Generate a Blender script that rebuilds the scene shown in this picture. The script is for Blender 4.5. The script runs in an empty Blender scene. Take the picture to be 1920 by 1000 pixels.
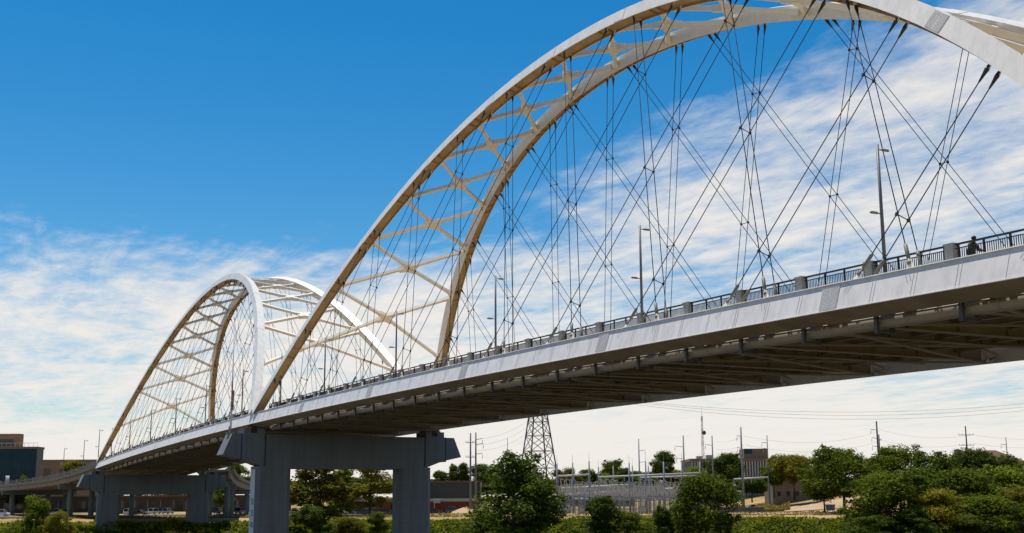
import bpy, math, random
import numpy as np
from mathutils import Vector, Matrix
random.seed(7)
rng = np.random.default_rng(7)
scene = bpy.context.scene
COL = scene.collection

# ------------------------------------------------------------------ camera
ZO = 16.0                                   # bridge datum above the far bank
CAM = Vector((161.868, -56.982, -11.381 + ZO))
YAW, PITCH, ROLL, FPX = 0.47308, 0.18907, -0.00482, 2269.25
fw = Vector((-math.cos(YAW) * math.cos(PITCH), math.sin(YAW) * math.cos(PITCH), math.sin(PITCH)))
rt = fw.cross(Vector((0, 0, 1))).normalized()
up = rt.cross(fw)
r2 = math.cos(ROLL) * rt + math.sin(ROLL) * up
u2 = -math.sin(ROLL) * rt + math.cos(ROLL) * up
cam_d = bpy.data.cameras.new('camera')
cam_d.sensor_width = 36.0
cam_d.lens = FPX / 1920 * 36
cam_d.clip_start = 0.5
cam_d.clip_end = 20000
cam = bpy.data.objects.new('camera', cam_d)
COL.objects.link(cam)
M = Matrix(((r2.x, u2.x, -fw.x, CAM.x), (r2.y, u2.y, -fw.y, CAM.y), (r2.z, u2.z, -fw.z, CAM.z), (0, 0, 0, 1)))
cam.matrix_world = M
scene.camera = cam

# ------------------------------------------------------------------ sky, sun, exposure
SUN = Vector((-0.34, -0.03, 0.94)).normalized()
elev = math.asin(SUN.z)
world = bpy.data.worlds.new('World')
scene.world = world
world.use_nodes = True
nt = world.node_tree
nt.nodes.clear()
def N(tree, kind, **kw):
    n = tree.nodes.new(kind)
    for k, v in kw.items():
        if k.startswith('i_'):
            n.inputs[int(k[2:])].default_value = v
        else:
            setattr(n, k, v)
    return n
def math_(tree, op, a, b=None, c=None, clamp=False):
    n = tree.nodes.new('ShaderNodeMath'); n.operation = op; n.use_clamp = clamp
    for i, v in enumerate((a, b, c)):
        if v is None: continue
        if isinstance(v, (int, float)): n.inputs[i].default_value = v
        else: tree.links.new(v, n.inputs[i])
    return n.outputs[0]
def smooth(tree, v, lo, hi, o0=0.0, o1=1.0):
    n = tree.nodes.new('ShaderNodeMapRange'); n.interpolation_type = 'SMOOTHSTEP'
    tree.links.new(v, n.inputs[0])
    for i, x in enumerate((lo, hi, o0, o1)): n.inputs[1 + i].default_value = x
    return n.outputs[0]
sky = N(nt, 'ShaderNodeTexSky', sky_type='NISHITA', sun_disc=False)
sky.sun_elevation = elev
sky.sun_rotation = math.atan2(SUN.x, SUN.y)
sky.altitude = 100; sky.air_density = 1.0; sky.dust_density = 0.25; sky.ozone_density = 3.0
hsv = N(nt, 'ShaderNodeHueSaturation')
hsv.inputs['Saturation'].default_value = 1.47; hsv.inputs['Hue'].default_value = 0.494
hsv.inputs['Value'].default_value = 1.0
nt.links.new(sky.outputs[0], hsv.inputs['Color'])
tc = N(nt, 'ShaderNodeTexCoord')
sep = N(nt, 'ShaderNodeSeparateXYZ')
nt.links.new(tc.outputs['Generated'], sep.inputs[0])
sz = math_(nt, 'MAXIMUM', sep.outputs[2], 0.0)
den = math_(nt, 'ADD', sz, 0.055)
# cloud sheet coordinates: the view ray carried to a flat layer overhead
cu = math_(nt, 'DIVIDE', sep.outputs[0], den)
cv = math_(nt, 'DIVIDE', sep.outputs[1], den)
comb = N(nt, 'ShaderNodeCombineXYZ')
nt.links.new(cu, comb.inputs[0]); nt.links.new(cv, comb.inputs[1])
def cloud_noise(scale, detail, rough, dist, rot, sx, sy, off):
    mp = N(nt, 'ShaderNodeMapping')
    mp.inputs['Rotation'].default_value = (0, 0, rot)
    mp.inputs['Scale'].default_value = (sx, sy, 1)
    mp.inputs['Location'].default_value = off
    nt.links.new(comb.outputs[0], mp.inputs[0])
    n = N(nt, 'ShaderNodeTexNoise')
    n.inputs['Scale'].default_value = scale
    n.inputs['Detail'].default_value = detail
    n.inputs['Roughness'].default_value = rough
    n.inputs['Distortion'].default_value = dist
    nt.links.new(mp.outputs[0], n.inputs['Vector'])
    return n.outputs[0]
big = cloud_noise(0.30, 4, 0.5, 0.4, 0.5, 1.0, 1.0, (3.1, 1.7, 0))
wisp = cloud_noise(0.95, 9, 0.60, 0.7, 0.95, 1.0, 1.8, (0.4, 5.2, 0))
puff = cloud_noise(4.2, 8, 0.60, 0.5, -0.5, 0.8, 1.2, (2.0, 0.3, 0))
mottle = cloud_noise(11.0, 6, 0.62, 0.25, -0.5, 0.75, 1.0, (7.0, 2.3, 0))
streaks = cloud_noise(1.5, 9, 0.66, 1.3, 0.15, 0.6, 3.6, (1.4, 8.2, 0))
# the cloud sheet starts lower on one side of the sky than on the other
side = math_(nt, 'ADD', math_(nt, 'MULTIPLY', sep.outputs[0], 0.77), math_(nt, 'MULTIPLY', sep.outputs[1], 0.64))
thr = math_(nt, 'MAXIMUM', math_(nt, 'ADD', math_(nt, 'MULTIPLY', side, 0.40), 0.385), 0.205)
thr = math_(nt, 'MINIMUM', thr, 0.385)
rel = math_(nt, 'SUBTRACT', thr, sz)
cov = math_(nt, 'ADD', smooth(nt, rel, -0.15, 0.07, -0.26, 0.155), smooth(nt, sz, 0.02, 0.12, 0.075, 0.0))
dens = math_(nt, 'ADD', math_(nt, 'ADD', math_(nt, 'MULTIPLY', big, 0.36), math_(nt, 'MULTIPLY', wisp, 0.28)), math_(nt, 'ADD', math_(nt, 'MULTIPLY', puff, 0.20), math_(nt, 'ADD', math_(nt, 'MULTIPLY', mottle, 0.16), math_(nt, 'MULTIPLY', math_(nt, 'SUBTRACT', streaks, 0.5), 0.16))))
dens = math_(nt, 'ADD', dens, cov)
cl = smooth(nt, dens, 0.495, 0.74, 0.0, 0.97)
bg = N(nt, 'ShaderNodeBackground'); bg.inputs['Strength'].default_value = 0.086
nt.links.new(hsv.outputs[0], bg.inputs['Color'])
bc = N(nt, 'ShaderNodeBackground')
bc.inputs['Color'].default_value = (1.0, 0.955, 0.90, 1); bc.inputs['Strength'].default_value = 0.72
mx = N(nt, 'ShaderNodeMixShader')
nt.links.new(cl, mx.inputs[0]); nt.links.new(bg.outputs[0], mx.inputs[1]); nt.links.new(bc.outputs[0], mx.inputs[2])
wo = N(nt, 'ShaderNodeOutputWorld'); nt.links.new(mx.outputs[0], wo.inputs['Surface'])
sun_d = bpy.data.lights.new('sun', 'SUN')
sun_d.energy = 5.0; sun_d.angle = math.radians(0.5); sun_d.color = (1.0, 0.94, 0.84)
sun = bpy.data.objects.new('sun', sun_d); COL.objects.link(sun)
sun.rotation_euler = SUN.to_track_quat('Z', 'Y').to_euler()
sun.location = (0, 0, 200)
vs = scene.view_settings
vs.view_transform = 'Standard'; vs.look = 'None'; vs.gamma = 1.0; vs.exposure = 0.30
vs.use_curve_mapping = False

# ------------------------------------------------------------------ helpers
def V(*a): return Vector(a)
class MB:
    """collects shapes; build() links them as one mesh object"""
    def __init__(s): s.v = []; s.f = []
    def add(s, vs_, fs_):
        o = len(s.v); s.v += [tuple(p) for p in vs_]; s.f += [tuple(i + o for i in f) for f in fs_]; return s
    def box(s, lo, hi):
        x0, y0, z0 = lo; x1, y1, z1 = hi
        return s.add([(x0,y0,z0),(x1,y0,z0),(x1,y1,z0),(x0,y1,z0),(x0,y0,z1),(x1,y0,z1),(x1,y1,z1),(x0,y1,z1)],
                     [(0,3,2,1),(4,5,6,7),(0,1,5,4),(1,2,6,5),(2,3,7,6),(3,0,4,7)])
    def obox(s, c, ax, ay, az):
        """box about c with half-axes ax, ay, az"""
        c = Vector(c); P = []
        for k in (-1, 1):
            for a, b in ((-1,-1),(1,-1),(1,1),(-1,1)): P.append(c + a*ax + b*ay + k*az)
        return s.add(P, [(0,3,2,1),(4,5,6,7),(0,1,5,4),(1,2,6,5),(2,3,7,6),(3,0,4,7)])
    def beam(s, p, q, w, h, upv=(0,0,1), w2=None, h2=None):
        p, q = Vector(p), Vector(q); d = (q - p).normalized(); upv = Vector(upv)
        sd = d.cross(upv)
        if sd.length < 1e-4: sd = d.cross(Vector((1,0,0)))
        sd.normalize(); uu = sd.cross(d)
        w2 = w if w2 is None else w2; h2 = h if h2 is None else h2
        P = []
        for c, a, b in ((p, w, h), (q, w2, h2)):
            for i, j in ((-1,-1),(1,-1),(1,1),(-1,1)): P.append(c + sd*i*a/2 + uu*j*b/2)
        return s.add(P, [(0,1,2,3),(7,6,5,4),(0,4,5,1),(1,5,6,2),(2,6,7,3),(3,7,4,0)])
    def ibeam(s, p, q, depth, fl, tw=0.03, tf=0.05):
        """I girder with its top at p..q"""
        p, q = Vector(p), Vector(q); z = Vector((0,0,1))
        s.beam(p - z*tf/2, q - z*tf/2, fl, tf)
        s.beam(p - z*depth/2, q - z*depth/2, tw, depth - 2*tf - 0.004)
        s.beam(p - z*(depth - tf/2), q - z*(depth - tf/2), fl, tf); return s
    def tube(s, pts, r, n=6, caps=True, r2=None):
        pts = [Vector(p) for p in pts]; m = len(pts); P = []; F = []
        rs = r if isinstance(r, (list, tuple)) else [r + ((r2 if r2 is not None else r) - r)*i/max(1, m-1) for i in range(m)]
        d0 = (pts[1] - pts[0]).normalized()
        a = d0.cross(Vector((0,0,1)))
        if a.length < 1e-3: a = d0.cross(Vector((1,0,0)))
        a.normalize()
        for i, p in enumerate(pts):
            d = (pts[min(i+1, m-1)] - pts[max(i-1, 0)]).normalized()
            a = (a - d*a.dot(d)).normalized(); b = d.cross(a)
            for k in range(n):
                t = 2*math.pi*k/n; P.append(p + (a*math.cos(t) + b*math.sin(t))*rs[i])
        for i in range(m - 1):
            for k in range(n):
                F.append((i*n+k, i*n+(k+1)%n, (i+1)*n+(k+1)%n, (i+1)*n+k))
        if caps: F.append(tuple(range(n-1, -1, -1))); F.append(tuple((m-1)*n+k for k in range(n)))
        return s.add(P, F)
    def prism(s, poly, c0, ex, ey, ez, t0, t1):
        """polygon in (ex, ey) extruded along ez from t0 to t1"""
        c0 = Vector(c0); n = len(poly)
        P = [c0 + ex*x + ey*y + ez*t0 for x, y in poly] + [c0 + ex*x + ey*y + ez*t1 for x, y in poly]
        F = [tuple(range(n-1, -1, -1)), tuple(range(n, 2*n))] + [(i, (i+1) % n, n + (i+1) % n, n + i) for i in range(n)]
        return s.add(P, F)
    def mesh(s, name):
        me = bpy.data.meshes.new(name); me.from_pydata(s.v, [], s.f); me.update(); return me
    def build(s, name, mat, parent=None, smooth_=False, loc=None):
        me = s.mesh(name); me.materials.append(mat)
        if smooth_: me.polygons.foreach_set('use_smooth', [True]*len(me.polygons))
        return link(name, me, parent, loc)
def link(name, me, parent=None, loc=None):
    o = bpy.data.objects.new(name, me); COL.objects.link(o)
    if parent is not None: o.parent = parent
    if loc is not None: o.location = loc
    return o
def tag(o, label, cat=None, group=None):
    o['label'] = label
    if cat: o['category'] = cat
    if group: o['group'] = group
    return o
def thing(name, label, cat, loc=(0,0,0), rz=0.0, group=None):
    o = bpy.data.objects.new(name, None); COL.objects.link(o); o.location = loc; o.rotation_euler = (0,0,rz)
    o.empty_display_size = 0.5
    return tag(o, label, cat, group)
def structure(o): o['kind'] = 'structure'; return o
def fixn(o):
    import bmesh
    bm = bmesh.new(); bm.from_mesh(o.data); bmesh.ops.recalc_face_normals(bm, faces=bm.faces); bm.to_mesh(o.data); bm.free(); return o
def dup(root, name, label, loc, rz=0.0, scale=None, group=None):
    r = root.copy(); r.name = name; COL.objects.link(r); r.location = loc; r.rotation_euler = (0,0,rz); r['label'] = label
    if scale: r.scale = scale if hasattr(scale, '__len__') else (scale,)*3
    if group: r['group'] = group
    for ch in list(root.children):
        c = ch.copy(); COL.objects.link(c); c.parent = r
        for g in list(ch.children):
            d = g.copy(); COL.objects.link(d); d.parent = c
    return r

# a pixel column of the photograph carried to horizontal distance d gives a real place on the ground
fh = Vector((fw.x, fw.y, 0)).normalized(); rh = fh.cross(Vector((0,0,1)))
def P(px, py, d):
    ry = fw + r2*((px - 960)/FPX) - u2*((py - 500)/FPX)
    t = d/(ry.x*fh.x + ry.y*fh.y)
    return CAM + ry*t
def frame(p):
    q = p - CAM; return q.dot(fh), q.dot(rh)
def sm(x, a, b):
    t = min(1, max(0, (x - a)/(b - a))); return t*t*(3 - 2*t)
def ground_z(x, y):
    q = Vector((x, y, 0)) - CAM
    d = q.dot(fh); s_ = q.dot(rh)
    edge = 292 + 9*math.sin(s_*0.021 + 1) + 4*math.sin(s_*0.07)
    far = -7.5 + 7.6*sm(d, edge - 14, edge + 10)
    near = -7.5 + 10.4*(1 - sm(d, 8, 34))
    z = max(far, near) if d < 200 else far
    z += 7.0*sm(s_, 72, 135)*sm(d, 318, 400)
    z += 0.35*math.sin(x*0.06 + 1.3)*math.sin(y*0.05)*sm(d, 300, 330)
    z += 6.0*sm(d, 520, 1200)
    return z
def G(px, d, dz=0.0):
    p = P(px, 934, d); p.z = ground_z(p.x, p.y) + dz; return p

# ------------------------------------------------------------------ materials
def mat(name, col, rough=0.7, var=0.12, scale=3.0, spec=0.4, metal=0.0, bump=0.0, bscale=40.0, col2=None, stretch=None, detail=5, obj_random=0.0, streak=0.0, sscale=1.3):
    m = bpy.data.materials.new(name); m.use_nodes = True; t = m.node_tree
    b = t.nodes['Principled BSDF']
    b.inputs['Roughness'].default_value = rough; b.inputs['Metallic'].default_value = metal
    b.inputs['Specular IOR Level'].default_value = spec
    c = N(t, 'ShaderNodeTexCoord'); mp = N(t, 'ShaderNodeMapping')
    t.links.new(c.outputs['Object'], mp.inputs[0])
    if stretch: mp.inputs['Scale'].default_value = stretch
    n = N(t, 'ShaderNodeTexNoise'); n.inputs['Scale'].default_value = scale; n.inputs['Detail'].default_value = detail
    n.inputs['Roughness'].default_value = 0.6
    t.links.new(mp.outputs[0], n.inputs['Vector'])
    r = N(t, 'ShaderNodeValToRGB'); c2 = col2 if col2 else tuple(x*(1 - 2*var) for x in col)
    r.color_ramp.elements[0].position = 0.3; r.color_ramp.elements[1].position = 0.7
    r.color_ramp.elements[0].color = (*c2, 1); r.color_ramp.elements[1].color = (*col, 1)
    t.links.new(n.outputs[0], r.inputs[0])
    out = r.outputs[0]
    if streak:
        # rain streaks and dirt runs
        mp3 = N(t, 'ShaderNodeMapping'); mp3.inputs['Scale'].default_value = (1, 1, 0.07); t.links.new(c.outputs['Object'], mp3.inputs[0])
        n3 = N(t, 'ShaderNodeTexNoise'); n3.inputs['Scale'].default_value = sscale; n3.inputs['Detail'].default_value = 7; n3.inputs['Roughness'].default_value = 0.7
        t.links.new(mp3.outputs[0], n3.inputs['Vector'])
        mm = N(t, 'ShaderNodeMix', data_type='RGBA', blend_type='MULTIPLY'); mm.inputs[0].default_value = 1.0
        v3 = smooth(t, n3.outputs[0], 0.40, 0.66, 1.0, 1.0 - streak)
        cc = N(t, 'ShaderNodeCombineColor'); [t.links.new(v3, cc.inputs[q]) for q in range(3)]
        t.links.new(out, mm.inputs[6]); t.links.new(cc.outputs[0], mm.inputs[7]); out = mm.outputs[2]
    if obj_random:
        oi = N(t, 'ShaderNodeObjectInfo'); h = N(t, 'ShaderNodeHueSaturation')
        t.links.new(out, h.inputs['Color'])
        t.links.new(smooth(t, oi.outputs['Random'], 0, 1, 1 - obj_random, 1 + obj_random), h.inputs['Value'])
        out = h.outputs[0]
    t.links.new(out, b.inputs['Base Color'])
    if bump:
        n2 = N(t, 'ShaderNodeTexNoise'); n2.inputs['Scale'].default_value = bscale; n2.inputs['Detail'].default_value = 4
        t.links.new(mp.outputs[0], n2.inputs['Vector'])
        bp = N(t, 'ShaderNodeBump'); bp.inputs['Strength'].default_value = bump; bp.inputs['Distance'].default_value = 0.05
        t.links.new(n2.outputs[0], bp.inputs['Height']); t.links.new(bp.outputs[0], b.inputs['Normal'])
    return m
def leafmat(name, cols, trans=0.35, scale=0.5):
    m = bpy.data.materials.new(name); m.use_nodes = True; t = m.node_tree
    b = t.nodes['Principled BSDF']; b.inputs['Roughness'].default_value = 0.75; b.inputs['Specular IOR Level'].default_value = 0.08
    c = N(t, 'ShaderNodeTexCoord'); n = N(t, 'ShaderNodeTexNoise'); n.inputs['Scale'].default_value = scale; n.inputs['Detail'].default_value = 8
    n.inputs['Roughness'].default_value = 0.75
    t.links.new(c.outputs['Object'], n.inputs['Vector'])
    r = N(t, 'ShaderNodeValToRGB'); e = r.color_ramp.elements
    e[0].position = 0.32; e[1].position = 0.68; e[0].color = (*cols[0], 1); e[1].color = (*cols[-1], 1)
    if len(cols) > 2: k = e.new(0.5); k.color = (*cols[1], 1)
    t.links.new(n.outputs[0], r.inputs[0])
    oi = N(t, 'ShaderNodeObjectInfo'); h = N(t, 'ShaderNodeHueSaturation'); t.links.new(r.outputs[0], h.inputs['Color'])
    t.links.new(smooth(t, oi.outputs['Random'], 0, 1, 0.7, 1.25), h.inputs['Value'])
    t.links.new(h.outputs[0], b.inputs['Base Color'])
    tr = N(t, 'ShaderNodeBsdfTranslucent'); t.links.new(h.outputs[0], tr.inputs['Color'])
    ms = N(t, 'ShaderNodeMixShader'); ms.inputs[0].default_value = trans
    t.links.new(b.outputs[0], ms.inputs[1]); t.links.new(tr.outputs[0], ms.inputs[2])
    t.links.new(ms.outputs[0], t.nodes['Material Output'].inputs['Surface'])
    return m
MT = {}
MT['paint'] = mat('white_bridge_paint', (0.76, 0.70, 0.60), 0.38, 0.05, 0.6, 0.5, bump=0.04, bscale=3)
MT['rib_paint'] = mat('rib_paint', (0.78, 0.75, 0.70), 0.36, 0.05, 0.5, 0.5, bump=0.04, bscale=3, streak=0.12, sscale=1.6)
MT['soffit_shade'] = mat('tan_soffit_shade', (0.47, 0.32, 0.16), 0.65, 0.16, 0.7, 0.3)  # tan puts the warm shade under the ribs into colour
MT['skylit_tone'] = mat('skylit_face_panel', (0.50, 0.57, 0.64), 0.7, 0.08, 0.6, 0.3)  # pale tone puts skylight on the column's side face into colour
MT['tie_paint'] = mat('tie_paint', (0.73, 0.70, 0.68), 0.42, 0.06, 0.5, 0.5, stretch=(1, 1, 0.25), streak=0.14, sscale=2.2)
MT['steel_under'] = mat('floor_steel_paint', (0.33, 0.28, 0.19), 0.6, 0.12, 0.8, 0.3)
MT['tie_shade'] = mat('painted_tie_shade', (0.30, 0.24, 0.16), 0.7, 0.2, 0.5, 0.3, stretch=(1, 1, 1))  # brown puts the shade under the tie girders into colour
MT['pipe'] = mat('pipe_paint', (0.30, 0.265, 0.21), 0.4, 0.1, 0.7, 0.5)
MT['dark'] = mat('black_rail_paint', (0.018, 0.018, 0.020), 0.5, 0.15, 4, 0.4)
MT['darksteel'] = mat('dark_steel', (0.07, 0.075, 0.08), 0.5, 0.2, 4, 0.4)
MT['cable'] = mat('hanger_cable', (0.028, 0.034, 0.05), 0.9, 0.1, 3, 0.04)
MT['socket'] = mat('galvanised_socket', (0.20, 0.185, 0.15), 0.55, 0.15, 4, 0.4)
MT['topsocket'] = mat('dark_socket', (0.05, 0.045, 0.035), 0.5, 0.3, 4, 0.4)
MT['bolt'] = mat('bolt_steel', (0.60, 0.58, 0.57), 0.5, 0.1, 9, 0.4)
MT['concrete'] = mat('pier_concrete', (0.165, 0.192, 0.208), 0.85, 0.08, 0.35, 0.2, bump=0.25, bscale=5, stretch=(1, 1, 0.35), streak=0.16, sscale=1.1)
MT['stain'] = mat('stained_concrete', (0.30, 0.29, 0.27), 0.85, 0.22, 0.5, 0.2, stretch=(1, 1, 0.15))
MT['runoff'] = mat('dark_runoff_stain', (0.055, 0.06, 0.065), 0.9, 0.3, 1.2, 0.1, stretch=(1, 1, 0.2))
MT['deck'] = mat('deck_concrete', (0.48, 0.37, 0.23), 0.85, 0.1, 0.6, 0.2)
MT['post'] = mat('rail_post_concrete', (0.30, 0.30, 0.285), 0.85, 0.1, 2.5, 0.2, bump=0.1)
MT['rust'] = mat('rusty_bearing', (0.30, 0.17, 0.07), 0.8, 0.25, 5, 0.2)
MT['pole'] = mat('galvanised_pole', (0.14, 0.15, 0.165), 0.5, 0.1, 2, 0.4)
MT['lamp'] = mat('lamp_head', (0.20, 0.20, 0.19), 0.5, 0.1, 2, 0.4)
MT['black_letter'] = mat('black_numerals', (0.01, 0.012, 0.015), 0.7, 0.1, 3)
# ------------------------------------------------------------------ ground and river
def grid(name, ds, ss, zf, m):
    vs_, fs_ = [], []
    for d in ds:
        for s_ in ss:
            p = CAM + fh*d + rh*s_
            vs_.append((p.x, p.y, zf(p.x, p.y)))
    n = len(ss)
    for i in range(len(ds)-1):
        for j in range(n-1): fs_.append((i*n+j, i*n+j+1, (i+1)*n+j+1, (i+1)*n+j))
    me = bpy.data.meshes.new(name); me.from_pydata(vs_, [], fs_); me.update(); me.materials.append(m)
    me.polygons.foreach_set('use_smooth', [True]*len(me.polygons))
    return structure(link(name, me))
gm = bpy.data.materials.new('bank_ground'); gm.use_nodes = True; t = gm.node_tree; b = t.nodes['Principled BSDF']
b.inputs['Roughness'].default_value = 0.95; b.inputs['Specular IOR Level'].default_value = 0.1
c = N(t, 'ShaderNodeTexCoord'); n1 = N(t, 'ShaderNodeTexNoise'); n1.inputs['Scale'].default_value = 0.018; n1.inputs['Detail'].default_value = 6
n2 = N(t, 'ShaderNodeTexNoise'); n2.inputs['Scale'].default_value = 0.5; n2.inputs['Detail'].default_value = 8
t.links.new(c.outputs['Object'], n1.inputs['Vector']); t.links.new(c.outputs['Object'], n2.inputs['Vector'])
r = N(t, 'ShaderNodeValToRGB'); e = r.color_ramp.elements
e[0].position = 0.38; e[0].color = (0.045, 0.060, 0.014, 1); e[1].position = 0.60; e[1].color = (0.36, 0.24, 0.12, 1)
k = e.new(0.48); k.color = (0.17, 0.13, 0.035, 1); k = e.new(0.53); k.color = (0.30, 0.20, 0.08, 1)
t.links.new(math_(t, 'ADD', math_(t, 'MULTIPLY', n1.outputs[0], 0.75), math_(t, 'MULTIPLY', n2.outputs[0], 0.27)), r.inputs[0])
# vegetated slope towards the water
sx = N(t, 'ShaderNodeSeparateXYZ'); t.links.new(c.outputs['Object'], sx.inputs[0])
gm_ = N(t, 'ShaderNodeMix', data_type='RGBA'); t.links.new(smooth(t, sx.outputs[2], -1.2, -0.2, 1.0, 0.0), gm_.inputs[0])
t.links.new(r.outputs[0], gm_.inputs[6]); gm_.inputs[7].default_value = (0.035, 0.048, 0.010, 1)
t.links.new(gm_.outputs[2], b.inputs['Base Color'])
ds = [-3000, -1200, -400, -120, -40, 0, 8, 16, 24, 34, 60, 120, 200, 250] + [262 + 4*i for i in range(40)] + [430, 450, 480, 520, 600, 700, 850, 1050, 1300, 2000, 4000, 9000]
ss = [-9000, -4000, -1800, -900, -500, -320] + [-240 + 8*i for i in range(61)] + [320, 500, 900, 1800, 4000, 9000]
ground = grid('ground', ds, ss, ground_z, gm)
ground['label'] = 'river bank ground of dry grass and sandy soil'
wm = bpy.data.materials.new('river_water'); wm.use_nodes = True; t = wm.node_tree; b = t.nodes['Principled BSDF']
b.inputs['Base Color'].default_value = (0.062, 0.052, 0.032, 1); b.inputs['Roughness'].default_value = 0.12; b.inputs['Specular IOR Level'].default_value = 0.5
n = N(t, 'ShaderNodeTexNoise'); n.inputs['Scale'].default_value = 0.9; n.inputs['Detail'].default_value = 6
c = N(t, 'ShaderNodeTexCoord'); t.links.new(c.outputs['Object'], n.inputs['Vector'])
bp = N(t, 'ShaderNodeBump'); bp.inputs['Strength'].default_value = 0.5; bp.inputs['Distance'].default_value = 0.25
t.links.new(n.outputs[0], bp.inputs['Height']); t.links.new(bp.outputs[0], b.inputs['Normal'])
river = grid('river', [10 + 15*i for i in range(20)], [-3000, -600, -200, 0, 200, 600, 3000], lambda x, y: -6.2, wm)
river['label'] = 'brown river under the bridge'

# ------------------------------------------------------------------ the bridge
L, HW, AL = 134.1, 13.162, 0.31585
RISE, FULL = 31.844, 0.20714
S0, Q0 = 0.00749, -0.0001
DT, DR, BR, GAP = 1.568, 1.166, 1.142, 1.11
def zt(X): return S0*X + (-0.000100)*X*X
def plane(sy):
    """lateral (outward) and in-plane (up) axes of the leaning arch plane"""
    return Vector((0, sy*math.cos(AL), math.sin(AL))), Vector((0, -sy*math.sin(AL), math.cos(AL)))
def pt(sy, X, tt, lat=0.0, X0=0.0, z=None):
    n_, tv = plane(sy)
    return Vector((X, sy*HW, zt(X) if z is None else z)) + tv*tt + n_*lat
def arch_t(u):
    v = u*(1-u); return 4*RISE*v*(1 + FULL*(1 - 4*v))
def arch_d(u):
    v = u*(1-u); return 4*RISE*(1-2*u)*(1 + FULL*(1 - 8*v))/(L - GAP)
class Span:
    def __init__(s, X0):
        s.X0 = X0; s.xa = X0 + GAP/2; s.Ls = L - GAP; s.za = zt(s.xa); s.zb = zt(s.xa + s.Ls)
    def chord(s, u): return s.za + (s.zb - s.za)*u
    def rib(s, sy, u, off=0.0, lat=0.0):
        """point of the rib; off = along the in-plane normal"""
        dd = arch_d(u); k = 1/math.hypot(1, dd)
        return pt(sy, s.xa + u*s.Ls - off*dd*k, arch_t(u) + off*k, lat, z=s.chord(u))
    def tie(s, sy, x, tt, lat=0.0): return pt(sy, s.X0 + x, tt, lat)
TIE_OUT, TIE_IN = 0.15, -1.15
TIE_C = (TIE_OUT + TIE_IN)/2
def hanger_list():
    out = []
    for n_ in range(11):
        xb = 15.13 + 11.1*n_; out.append((xb, math.radians(65 - 0.11*(xb - 15.1)), 1))
    return out + [(L - xb, a, -1) for xb, a, s_ in out]
def hang_top(sp, xb, a, dr):
    """parameter of the rib where a hanger line from the tie meets it (in-plane)"""
    best = None
    for i in range(1, 1200):
        u = i/1200; X = sp.xa + u*sp.Ls; T = arch_t(u) - DR/2 + sp.chord(u) - zt(sp.X0 + xb)
        g = (X - (sp.X0 + xb))*dr*math.tan(a) - T
        if best is not None and (best[1] < 0) != (g < 0) and T > 2 and (X - sp.X0 - xb)*dr > 0: return u
        best = (u, g)
    return None
NODES = [67.05 + s_*d for s_ in (-1, 1) for d in (4.35, 13.15, 21.55, 29.95, 37.75, 45.4, 53.2)]
NODES.sort()
RIBN = [8.3] + [(a + b_)/2 for a, b_ in zip(NODES, NODES[1:])] + [L - 8.3]

def ushape(sec_fn, us):
    m_ = MB(); rings = [sec_fn(u) for u in us]; n_ = len(rings[0])
    for rg in rings: m_.v += [tuple(p) for p in rg]
    for i in range(len(rings)-1):
        for k_ in range(n_): m_.f.append((i*n_+k_, i*n_+(k_+1) % n_, (i+1)*n_+(k_+1) % n_, (i+1)*n_+k_))
    m_.f.append(tuple(range(n_-1, -1, -1))); m_.f.append(tuple((len(rings)-1)*n_+k_ for k_ in range(n_)))
    return m_

def stud(m_, c, n_, e1, e2, r=0.022, h=0.02):
    """a bolt head: low four-sided frustum on the plate"""
    P_ = [c + e1*r*a + e2*r*b_ for a, b_ in ((-1,-1),(1,-1),(1,1),(-1,1))]
    T_ = [c + n_*h + e1*r*.8*a + e2*r*.8*b_ for a, b_ in ((-1,-1),(1,-1),(1,1),(-1,1))]
    m_.add(P_ + T_, [(4,5,6,7),(0,1,5,4),(1,2,6,5),(2,3,7,6),(3,0,4,7)])

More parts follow.
